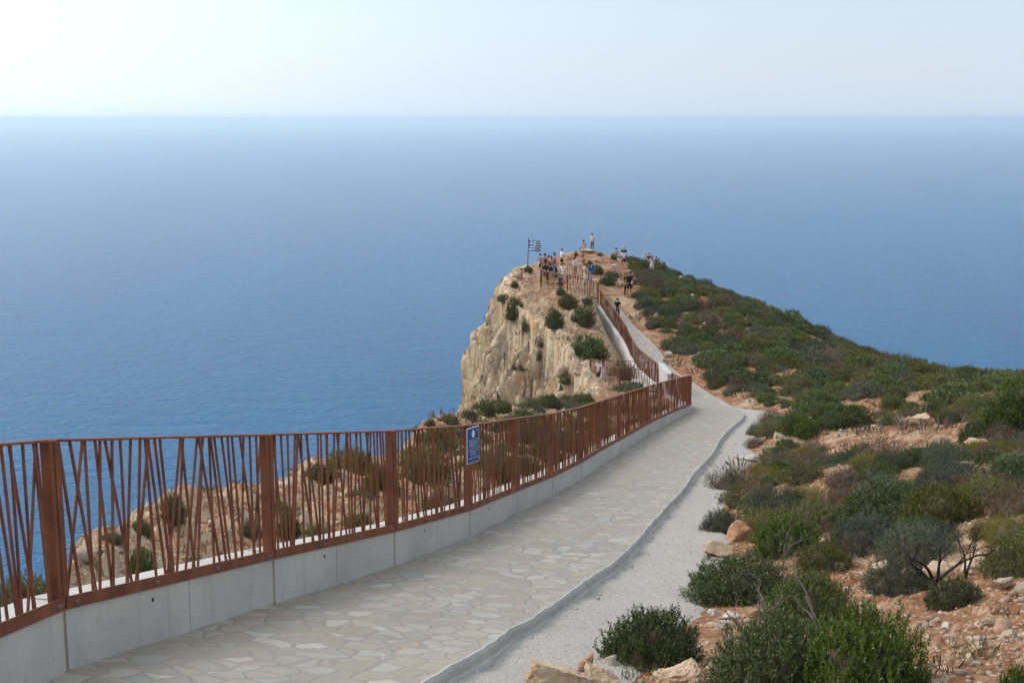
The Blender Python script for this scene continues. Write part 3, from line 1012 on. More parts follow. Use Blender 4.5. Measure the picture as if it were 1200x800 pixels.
def build_fences():
    make_railing([4.9, 8.0, 11, 13.6, 16.2, 19, 21.9, 25, 28, 31, 34, 37, 40, 43, 46, 49, 52, 55, 58, 61.5], 'path_railing', 'concrete_wall',
                 'long rusty steel railing of leaning bars along the paved path', 'low grey concrete wall under the rusty railing of the near path', 0.3, 100, 3)
    make_railing([64.2, 67.3, 70.4, 73.5, 76.6, 79.7, 82.8, 85.9, 88.6], 'path_railing', 'concrete_wall',
                 'rusty steel railing climbing beside the far pale path to the headland', 'bare concrete wall below the climbing railing on the headland', 1.5, 0, 4)
    # the concrete pillar between the two railings
    s = arc_of_y(63.0); a = at_arc(s); r = np.array([*right_of(s), 0]); t = np.array([*tangent(s), 0])
    mb = MB()
    hex_prism(mb, a - t * 1.15, a + t * 1.05, r, r, -0.2, 0.0, a[2] - 0.05, a[2] + 0.05, a[2] - 2.2, a[2] - 2.2)
    hex_prism(mb, a - t * 1.2, a + t * 1.1, r, r, -0.24, 0.04, a[2] + 0.0, a[2] + 0.1, a[2] - 0.08, a[2] + 0.02)
    pz_ = mb.build('concrete_pillar', M['concrete'])
    tag(pz_, 'pale concrete pier between the two rusty path railings', 'pier')

def fence_run(name, label, pts, H, group=None, posts=None, seed=1):
    """a free standing bar fence through the rail top points pts"""
    rnd = random.Random(seed)
    p0 = Vector(pts[0])
    root = empty(name, (p0.x, p0.y, p0.z - H)); tag(root, label, 'railing', group)
    for i, p in enumerate(pts):
        mb = MB(); q = Vector(p)
        mb.bar(q + Vector((0, 0, -H - 0.25)), q + Vector((0, 0, 0.01)), (1, 0, 0), 0.09, 0.09)
        adopt(mb.build('post', M['rust']), root)
    for i in range(len(pts) - 1):
        a, b = Vector(pts[i]), Vector(pts[i + 1])
        t = (b - a); L = t.length; t.normalize(); th = Vector((t.x, t.y, 0)).normalized(); r = Vector((th.y, -th.x, 0))
        mb = MB(); mb.bar(a + t * 0.05 - Vector((0, 0, 0.012)), b - t * 0.05 - Vector((0, 0, 0.012)), r, 0.06, 0.03)
        adopt(mb.build('top_rail', M['rust']), root)
        mb = MB(); mb.bar(a + t * 0.05 - Vector((0, 0, H - 0.06)), b - t * 0.05 - Vector((0, 0, H - 0.06)), r, 0.02, 0.08)
        adopt(mb.build('base_plate', M['rust']), root)
        mb = MB(); n = max(4, int(L / 0.16))
        for k in range(n):
            x = 0.1 + (L - 0.2) * (k + 0.5 + rnd.uniform(-0.3, 0.3)) / n
            le = rnd.choice((0, 1, -1)) * rnd.uniform(0.03, 0.1)
            mb.bar(a + t * min(max(x + le, 0.06), L - 0.06) - Vector((0, 0, H - 0.09)), a + t * min(max(x - le, 0.06), L - 0.06) - Vector((0, 0, 0.02)), th, 0.028, 0.014)
        adopt(mb.build('slat_panel', M['rust']), root)
    return root

LOOK = {}
def build_lookouts():
    A, B, C, D = P(692, 420.5, 67.5), P(726.5, 431, 63.5), P(771, 432.5, 64.2), P(768, 424.5, 68.5)
    fence_run('lookout_railing', 'rusty railing round the small lookout halfway along the headland path', [D, A, B, C], 1.22, seed=5)
    zf = min(A[2], B[2]) - 1.24
    LOOK['small_z'] = zf
    mb = MB()
    poly = [A, B, C, D]
    cx = sum(p[0] for p in poly) / 4; cy = sum(p[1] for p in poly) / 4
    ring = [(cx + (p[0]-cx) * 1.04, cy + (p[1]-cy) * 1.04) for p in poly]
    mb.strip([[(x, y, zf - 1.3) for x, y in ring], [(x, y, zf) for x, y in ring]], closed=True)
    o = mb.build('concrete_slab', M['concrete']); tag(o, 'pale concrete slab carrying the small lookout railing', 'slab')
    A, B, C = P(634, 317.5, 88), P(665, 322.5, 85.2), P(701, 330.5, 86.5)
    Fp, E = P(634.5, 309.5, 97), P(690, 311.0, 96)
    Dm = P(652, 309, 97)
    fence_run('lookout_railing', 'rusty railing along the front of the crowded viewing platform', [A, B, C], 1.2, seed=6)
    fence_run('lookout_railing', 'rusty railing along the back of the crowded viewing platform', [A, Fp, Dm, E], 1.15, seed=7)

def text_obj(name, body, size, mat, loc, rot, parent, align='CENTER'):
    cu = bpy.data.curves.new(name, 'FONT')
    cu.body = body; cu.size = size; cu.align_x = align; cu.align_y = 'CENTER'; cu.extrude = 0.0006
    cu.materials.append(mat)
    o = bpy.data.objects.new(name, cu)
    o.location = loc; o.rotation_euler = rot
    return link(o, parent)

def rounded_plate(mb, w, h, d, mi=0):
    mb.box((0, 0, 0), (w, d, h), None, mi)

def build_signs():
    # blue notice on the railing post
    p = Vector(P(554, 499, 15.75)); q = P(554, 543, 15.75)
    w, h = 0.25, 0.46
    ang = math.atan2(0.20, 0.14)
    root = empty('notice_sign', (p.x, p.y, (p.z + q[2]) / 2), ang); tag(root, 'upright blue notice with white border hung on the near railing', 'sign')
    mb = MB(); mb.box((0, 0, 0), (w, 0.006, h)); mb.build('border', M['white_paint'], root)
    mb = MB(); mb.box((0, -0.0035, 0), (w - 0.016, 0.005, h - 0.016)); mb.build('panel', M['sign_blue'], root)
    mb = MB()
    ring = [(0.03 * math.cos(a), -0.0075, 0.145 + 0.05 * math.sin(a)) for a in np.linspace(0, 2 * math.pi, 24, endpoint=False)]
    mb.strip([[(x, -0.0058, z) for x, y, z in ring], [(x, -0.0075, z) for x, y, z in ring]], closed=True)
    mb.build('emblem', M['white_paint'], root)
    mb = MB()
    for dx in (0.0, 0.02):
        mb.box((0.075 + dx * 0.5, -0.0068, 0.195 - dx), (0.024, 0.002, 0.006), Matrix.Rotation(0.5, 3, 'Y'))
        mb.box((0.078, -0.0068, 0.185 - dx * 0.6), (0.006, 0.002, 0.02), Matrix.Rotation(0.4, 3, 'Y'))
    mb.build('small_mark', M['pale_mark'], root)
    rnd = random.Random(4)
    for z, ww in ((0.065, 0.19), (0.038, 0.17), (0.012, 0.18), (-0.012, 0.15), (-0.07, 0.17), (-0.098, 0.11), (-0.128, 0.13), (-0.165, 0.17)):
        mb = MB(); x = -ww / 2
        while x < ww / 2:
            c = rnd.uniform(0.006, 0.012)
            mb.box((x + c / 2, -0.0068, z + rnd.uniform(-0.001, 0.001)), (c, 0.002, rnd.uniform(0.009, 0.013)))
            x += c + rnd.choice((0.003, 0.003, 0.009))
        mb.build('writing_line', M['pale_mark'], root)
    mb = MB(); mb.box((0, -0.0065, -0.042), (w - 0.03, 0.002, 0.006)); mb.build('divider', M['pale_mark'], root)
    # blue square sign behind the platform
    t, b = P(693, 310, 92), P(693, 318.5, 92)
    z0 = float(terrain_z([t[0]], [t[1]])[0])
    root = empty('notice_sign', (t[0], t[1], z0)); tag(root, 'square blue sign with white crest beside the viewing platform', 'sign')
    zc = (t[2] + b[2]) / 2 - z0
    mb = MB(); mb.tube([(0, 0.04, -0.3), (0, 0.04, zc + 0.2)], [0.03, 0.03], 8); mb.build('post', M['rust'], root)
    mb = MB(); mb.box((0, 0, zc), (0.48, 0.02, 0.50)); mb.build('border', M['pale_mark'], root)
    mb = MB(); mb.box((0, -0.012, zc), (0.44, 0.01, 0.46)); mb.build('panel', M['sign_blue'], root)
    mb = MB(); mb.tube([(0, -0.016, zc + 0.12), (0, -0.022, zc + 0.12)], [0.05, 0.05], 12); mb.build('emblem', M['white_paint'], root)
    # small board with dark figure
    t = P(692.5, 325, 90); z0 = float(terrain_z([t[0]], [t[1]])[0])
    root = empty('notice_sign', (t[0], t[1], z0)); tag(root, 'small pale grey board below the square blue sign', 'sign')
    zc = t[2] - z0
    mb = MB(); mb.tube([(0, 0.03, -0.3), (0, 0.03, zc + 0.1)], [0.025, 0.025], 8); mb.build('post', M['rust'], root)
    mb = MB(); mb.box((0, 0, zc), (0.27, 0.015, 0.30)); mb.build('panel', M['pale_mark'], root)
    mb = MB(); mb.box((-0.04, -0.01, zc + 0.07), (0.06, 0.006, 0.06)); mb.box((0.01, -0.01, zc - 0.03), (0.12, 0.006, 0.05), Matrix.Rotation(0.4, 3, 'Y')); mb.box((0.05, -0.01, zc - 0.09), (0.05, 0.006, 0.08)); mb.build('figure_mark', M['dark'], root)
    # yellow pair of notices on the platform railing
    t = P(638, 327, 87.3)
    root = empty('notice_sign', t); tag(root, 'yellow green notice with two panels on the platform railing', 'sign')
    for dx in (-0.065, 0.065):
        mb = MB(); mb.box((dx, 0, 0), (0.10, 0.012, 0.26)); mb.build('panel', M['sign_yellow'], root)
    # white label on the platform railing near the path
    t = P(697.3, 341.2, 86.0)
    root = empty('notice_sign', t); tag(root, 'tiny white plate on the platform railing near the path', 'sign')
    mb = MB(); mb.box((0, 0, 0), (0.13, 0.012, 0.16)); mb.build('panel', M['white_paint'], root)
    mb = MB(); mb.box((0, 0.02, 0), (0.16, 0.012, 0.04)); mb.build('bracket', M['rust'], root)

def build_flag():
    bt = P(618.3, 313, 96.0); tp = P(619.3, 280, 96.0)
    z0 = float(terrain_z([bt[0]], [bt[1]])[0])
    z0 = min(z0, bt[2])
    root = empty('flagpole', (bt[0], bt[1], z0)); tag(root, 'thin bare flagpole on the cliff edge beside the platform', 'flagpole')
    dz = tp[2] - z0
    mb = MB(); mb.tube([(0, 0, -0.4), (0.03, 0, dz * 0.5), (0.07, 0, dz)], [0.032, 0.028, 0.022], 8); mb.build('pole', M['dark'], root)
    mb = MB(); mb.tube([(0.07, 0, dz), (0.07, 0, dz + 0.05), (0.07, 0, dz + 0.09)], [0.02, 0.045, 0.01], 8); mb.build('finial', M['dark'], root)
    # flag: nine stripes and a canton with a cross, rippling
    w, h = 0.92, 0.80
    top = Vector(P(619.4, 281.8, 96.0))
    nx, nz = 27, 18
    vs, fs, mi = [], [], []
    for j in range(nz + 1):
        for i in range(nx + 1):
            a, b = i / nx, j / nz
            y = 0.15 * math.sin(a * 8.5 + b * 1.6) * (0.35 + a) + 0.04 * math.sin(a * 17 + b * 2)
            z = -b * h * (1 - 0.10 * a) + 0.09 * math.sin(a * 6.5) * a + 0.05 * a - 0.10 * a * b
            vs.append((a * w, y, z))
    for j in range(nz):
        for i in range(nx):
            a = j * (nx + 1) + i
            fs.append((a, a + nx + 1, a + nx + 2, a + 1))
            blue = (j // 2) % 2 == 0
            if i < 10 and j < 10:
                blue = not (4 <= i < 6 or 4 <= j < 6)
            mi.append(1 if blue else 0)
    me = npmesh('flag', vs, np.array(fs), [M['flag_white'], M['flag_blue']], True, mi)
    o = link(bpy.data.objects.new('flag', me)); o.location = (top.x + 0.03, top.y - 0.03, top.z)
    sol = o.modifiers.new('thickness', 'SOLIDIFY'); sol.thickness = 0.004
    tag(o, 'blue and white striped flag with a cross flying from the flagpole', 'flag')
# ------------------------------------------------------------------ vegetation and rocks
BVH = []
def setup_bvh():
    dg = bpy.context.evaluated_depsgraph_get()
    BVH.append(BVHTree.FromObject(TER, dg)); BVH.append(BVHTree.FromObject(CLF, dg))
    for nm in ('paved_path', 'gravel_path'): BVH.append(BVHTree.FromObject(bpy.data.objects[nm], dg))
def hit(u, v, far=160):
    d = ray(u, v); best = None
    for b in BVH:
        h = b.ray_cast(Vector((0, 0, 0)), d, far / d.y)
        if h[0] is not None and (best is None or h[3] < best[1]): best = (h[0], h[3], h[1])
    return best
def ground_at(x, y):
    zs = []
    for b in BVH:
        h = b.ray_cast(Vector((x, y, 30)), Vector((0, 0, -1)))
        if h[0] is not None: zs.append(h[0].z)
    return max(zs) if zs else -12.0

def unit(v):
    return v / np.maximum(np.linalg.norm(v, axis=-1, keepdims=True), 1e-9)

def shrub_mesh(name, seed, shoots, per, leaf, width, shoot_len, up, spread, hgt, mats, core=True, loose=0.3, twigs=8, lump=0.22):
    """a shrub about 1 m in radius: many leafy shoots through a lumpy dome, woody stems inside"""
    g = np.random.default_rng(seed)
    d = g.normal(size=(shoots * 2, 3)); d[:, 2] = np.abs(d[:, 2]) * 1.0 - 0.12
    d = unit(d)[:shoots]
    lumps = 1 + lump * perlin(d * 2.1 + seed) + lump * 0.5 * perlin(d * 4.7 + seed * 2)
    rf = (1 - loose) + loose * np.sqrt(g.random(shoots)) - 0.45 * (g.random(shoots) < 0.25) * g.random(shoots)
    stick = np.where(g.random(shoots) < 0.06, 0.10, 0.0)
    base = d * (lumps * rf + stick)[:, None] * np.array([1, 1, hgt])
    sd = unit(d * (1 - up) + np.array([0, 0, 1.0]) * up + g.normal(size=(shoots, 3)) * spread)
    t = (np.arange(per) + 0.5) / per
    sl = shoot_len * g.uniform(0.6, 1.3, shoots)
    pos = base[:, None] + sd[:, None] * (sl[:, None] * t[None])[:, :, None] - sd[:, None] * (sl * 0.55)[:, None, None]
    a = unit(np.cross(sd, g.normal(size=(shoots, 3))))
    b = np.cross(sd, a)
    ang = np.arange(per)[None] * 2.4 + g.random((shoots, 1)) * 6.28
    perp = a[:, None] * np.cos(ang)[:, :, None] + b[:, None] * np.sin(ang)[:, :, None]
    ld = unit(sd[:, None] * 0.75 + perp * 0.75 + g.normal(size=(shoots, per, 3)) * 0.2)
    side = unit(np.cross(ld, sd[:, None] + g.normal(size=(shoots, per, 3)) * 0.4))
    L = leaf * g.uniform(0.65, 1.25, (shoots, per, 1)); W = width * g.uniform(0.7, 1.2, (shoots, per, 1))
    nrm = np.cross(side, ld)
    mid = pos + ld * L * 0.5 + nrm * L * 0.08
    V = np.stack([pos, mid + side * W * 0.5, pos + ld * L, mid - side * W * 0.5], 2).reshape(-1, 3)
    n = shoots * per
    Fq = np.arange(n * 4).reshape(n, 4)
    keep = np.repeat(V.reshape(n, 4, 3)[:, :, 2].min(1) > -0.06, 4)
    ok = keep.reshape(n, 4)[:, 0]
    V = V.reshape(n, 4, 3)[ok].reshape(-1, 3); n = ok.sum(); Fq = np.arange(n * 4).reshape(n, 4)
    verts, faces, mi = [V], [Fq], [np.zeros(n, int)]
    off = len(V)
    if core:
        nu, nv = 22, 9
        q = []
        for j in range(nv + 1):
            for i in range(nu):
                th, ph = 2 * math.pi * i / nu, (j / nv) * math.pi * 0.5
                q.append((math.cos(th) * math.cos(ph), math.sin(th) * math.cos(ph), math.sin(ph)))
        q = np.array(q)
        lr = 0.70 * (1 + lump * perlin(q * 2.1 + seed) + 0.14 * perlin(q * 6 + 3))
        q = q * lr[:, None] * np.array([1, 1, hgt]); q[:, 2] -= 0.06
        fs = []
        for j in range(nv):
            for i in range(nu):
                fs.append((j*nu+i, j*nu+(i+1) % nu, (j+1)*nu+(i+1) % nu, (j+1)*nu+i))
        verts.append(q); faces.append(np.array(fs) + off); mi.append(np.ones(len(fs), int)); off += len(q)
    mb = MB(); rr = random.Random(seed)
    for k in range(twigs):
        th = rr.uniform(0, 6.28); el = rr.uniform(0.15, 1.3); Rr = rr.uniform(0.8, 1.18)
        e = Vector((math.cos(th) * math.cos(el) * Rr, math.sin(th) * math.cos(el) * Rr, math.sin(el) * Rr * hgt))
        pts = [Vector((e.x * f + rr.uniform(-.07, .07) * (0 < f), e.y * f + rr.uniform(-.07, .07) * (0 < f), e.z * f ** 1.3 - 0.05)) for f in (0, 0.35, 0.7, 1.0)]
        mb.tube(pts, [0.022, 0.016, 0.011, 0.004], 4)
    if twigs:
        v = np.array(mb.v); f = [x for x in mb.f if len(x) == 4]
        verts.append(v); faces.append(np.array(f) + off); mi.append(np.full(len(f), 1)); off += len(v)
    return npmesh(name, np.concatenate(verts), np.concatenate(faces), mats, False, np.concatenate(mi))

PR = {}
def build_protos():
    M['leaf_dark'] = mat_leaf('glossy_dark_leaf', [(0.044, 0.064, 0.015), (0.075, 0.103, 0.024), (0.108, 0.136, 0.033), (0.148, 0.165, 0.044)], 0.42, 0.4, 0.18)
    M['leaf_bright'] = mat_leaf('fresh_green_leaf', [(0.047, 0.078, 0.018), (0.073, 0.118, 0.025), (0.113, 0.157, 0.036), (0.067, 0.095, 0.025)], 0.45, 0.35, 0.22)
    M['leaf_grey'] = mat_leaf('grey_green_leaf', [(0.075, 0.094, 0.053), (0.106, 0.128, 0.075), (0.144, 0.163, 0.106), (0.125, 0.112, 0.075)], 0.7, 0.2, 0.15)
    M['leaf_olive'] = mat_leaf('olive_leaf', [(0.085, 0.098, 0.027), (0.131, 0.144, 0.037), (0.177, 0.174, 0.048), (0.139, 0.106, 0.047)], 0.6, 0.25, 0.2)
    M['leaf_yellow'] = mat_leaf('yellow_green_leaf', [(0.120, 0.126, 0.024), (0.180, 0.174, 0.030), (0.252, 0.222, 0.042), (0.108, 0.120, 0.026)], 0.6, 0.25, 0.25)
    M['leaf_dry'] = mat_leaf('dry_brown_twig', [(0.106, 0.065, 0.041), (0.156, 0.100, 0.062), (0.213, 0.156, 0.106), (0.125, 0.106, 0.062)], 0.85, 0.15, 0.05)
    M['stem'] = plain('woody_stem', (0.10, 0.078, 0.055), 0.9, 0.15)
    M['deadwood'] = plain('weathered_dead_wood', (0.17, 0.145, 0.125), 0.85, 0.2, 0.3)
    M['charred'] = plain('dark_dead_wood', (0.045, 0.036, 0.033), 0.85, 0.2, 0.4)
    st = M['stem']
    for k in range(3):
        PR['big', k] = shrub_mesh('shrub_foliage', 30 + k, 2100, 11, 0.052, 0.024, 0.15, 0.45, 0.35, 0.80, [M['leaf_dark'], st], twigs=16, loose=0.42)
        PR['dark', k] = shrub_mesh('shrub_foliage', 20 + k, 900, 9, 0.075, 0.036, 0.17, 0.45, 0.35, 0.78, [M['leaf_dark'], st], loose=0.42)
        PR['bright', k] = shrub_mesh('shrub_foliage', 40 + k, 900, 9, 0.078, 0.034, 0.18, 0.50, 0.32, 0.72, [M['leaf_bright'], st], loose=0.42)
        PR['olive', k] = shrub_mesh('shrub_foliage', 50 + k, 800, 9, 0.085, 0.026, 0.18, 0.50, 0.38, 0.72, [M['leaf_olive'], st], loose=0.45)
        PR['grey', k] = shrub_mesh('shrub_foliage', 60 + k, 1100, 9, 0.085, 0.016, 0.20, 0.60, 0.30, 0.66, [M['leaf_grey'], st], loose=0.42, twigs=14)
        PR['yellow', k] = shrub_mesh('shrub_foliage', 70 + k, 1000, 9, 0.085, 0.018, 0.28, 0.85, 0.14, 0.72, [M['leaf_yellow'], M['leaf_dry']], loose=0.5, lump=0.35)
        PR['dry', k] = shrub_mesh('shrub_foliage', 80 + k, 700, 4, 0.21, 0.013, 0.25, 0.45, 0.5, 0.55, [M['leaf_dry'], st], loose=0.6, twigs=26, lump=0.3)
    for k in range(3):
        PR['fdark', k] = shrub_mesh('shrub_foliage', 120 + k, 560, 6, 0.115, 0.052, 0.18, 0.45, 0.35, 0.72, [M['leaf_dark'], st], loose=0.4, twigs=4, lump=0.3)
        PR['fbright', k] = shrub_mesh('shrub_foliage', 140 + k, 560, 6, 0.115, 0.050, 0.18, 0.45, 0.35, 0.70, [M['leaf_bright'], st], loose=0.4, twigs=4, lump=0.3)
        PR['folive', k] = shrub_mesh('shrub_foliage', 150 + k, 560, 6, 0.115, 0.042, 0.18, 0.45, 0.35, 0.66, [M['leaf_olive'], st], loose=0.4, twigs=4, lump=0.3)
        PR['fgrey', k] = shrub_mesh('shrub_foliage', 160 + k, 620, 6, 0.125, 0.026, 0.20, 0.55, 0.35, 0.62, [M['leaf_grey'], st], loose=0.4, twigs=8, lump=0.3)
        PR['fdry', k] = shrub_mesh('shrub_foliage', 180 + k, 300, 4, 0.28, 0.026, 0.25, 0.45, 0.5, 0.5, [M['leaf_dry'], st], loose=0.6, twigs=16, lump=0.3)

NAME = {'big': 'leafy_shrub', 'dark': 'leafy_shrub', 'bright': 'leafy_shrub', 'olive': 'olive_shrub', 'grey': 'heath_shrub', 'yellow': 'broom_shrub', 'dry': 'dry_shrub',
        'fdark': 'leafy_shrub', 'fbright': 'leafy_shrub', 'folive': 'olive_shrub', 'fgrey': 'heath_shrub', 'fdry': 'dry_shrub'}
_sk = [0]
TAKEN = []
def put_shrub(kind, x, y, z, rx, h, label, group=None, ry=None):
    _sk[0] += 1
    k = _sk[0] % 3
    me = PR[kind, k]
    o = bpy.data.objects.new(NAME[kind], me)
    hg = {'big': 0.80, 'dark': 0.78, 'bright': 0.72, 'olive': 0.72, 'grey': 0.66, 'yellow': 0.9, 'dry': 0.6, 'fdark': 0.75, 'fbright': 0.73, 'folive': 0.7, 'fgrey': 0.68, 'fdry': 0.55}[kind]
    o.location = (x, y, z - 0.03)
    rz = random.uniform(0, 6.28)
    o.rotation_euler = (0, 0, rz)
    sx = rx / 1.08
    o.scale = (sx, sx, h / (hg * 1.12))
    link(o); tag(o, label, 'shrub', group)
    TAKEN.append((x, y, rx))
    return o

def near_shrub(kind, u, v, w, hpx, label, group=None):
    h = hit(u, v)
    if h is None: return
    p = h[0]
    s = p.y / F
    rx = w * s / 2
    hh = hpx * s * (1.02 if kind == 'big' else 1.0); rx *= 1.06
    if kind[0] == 'f': hh *= 0.9; rx *= 0.88
    x, y = p.x * (1 + rx * 0.55 / p.y), p.y + rx * 0.55
    z = min(ground_at(x, y), p.z + 0.35)
    return put_shrub(kind, x, y, z, rx, hh, label, group)

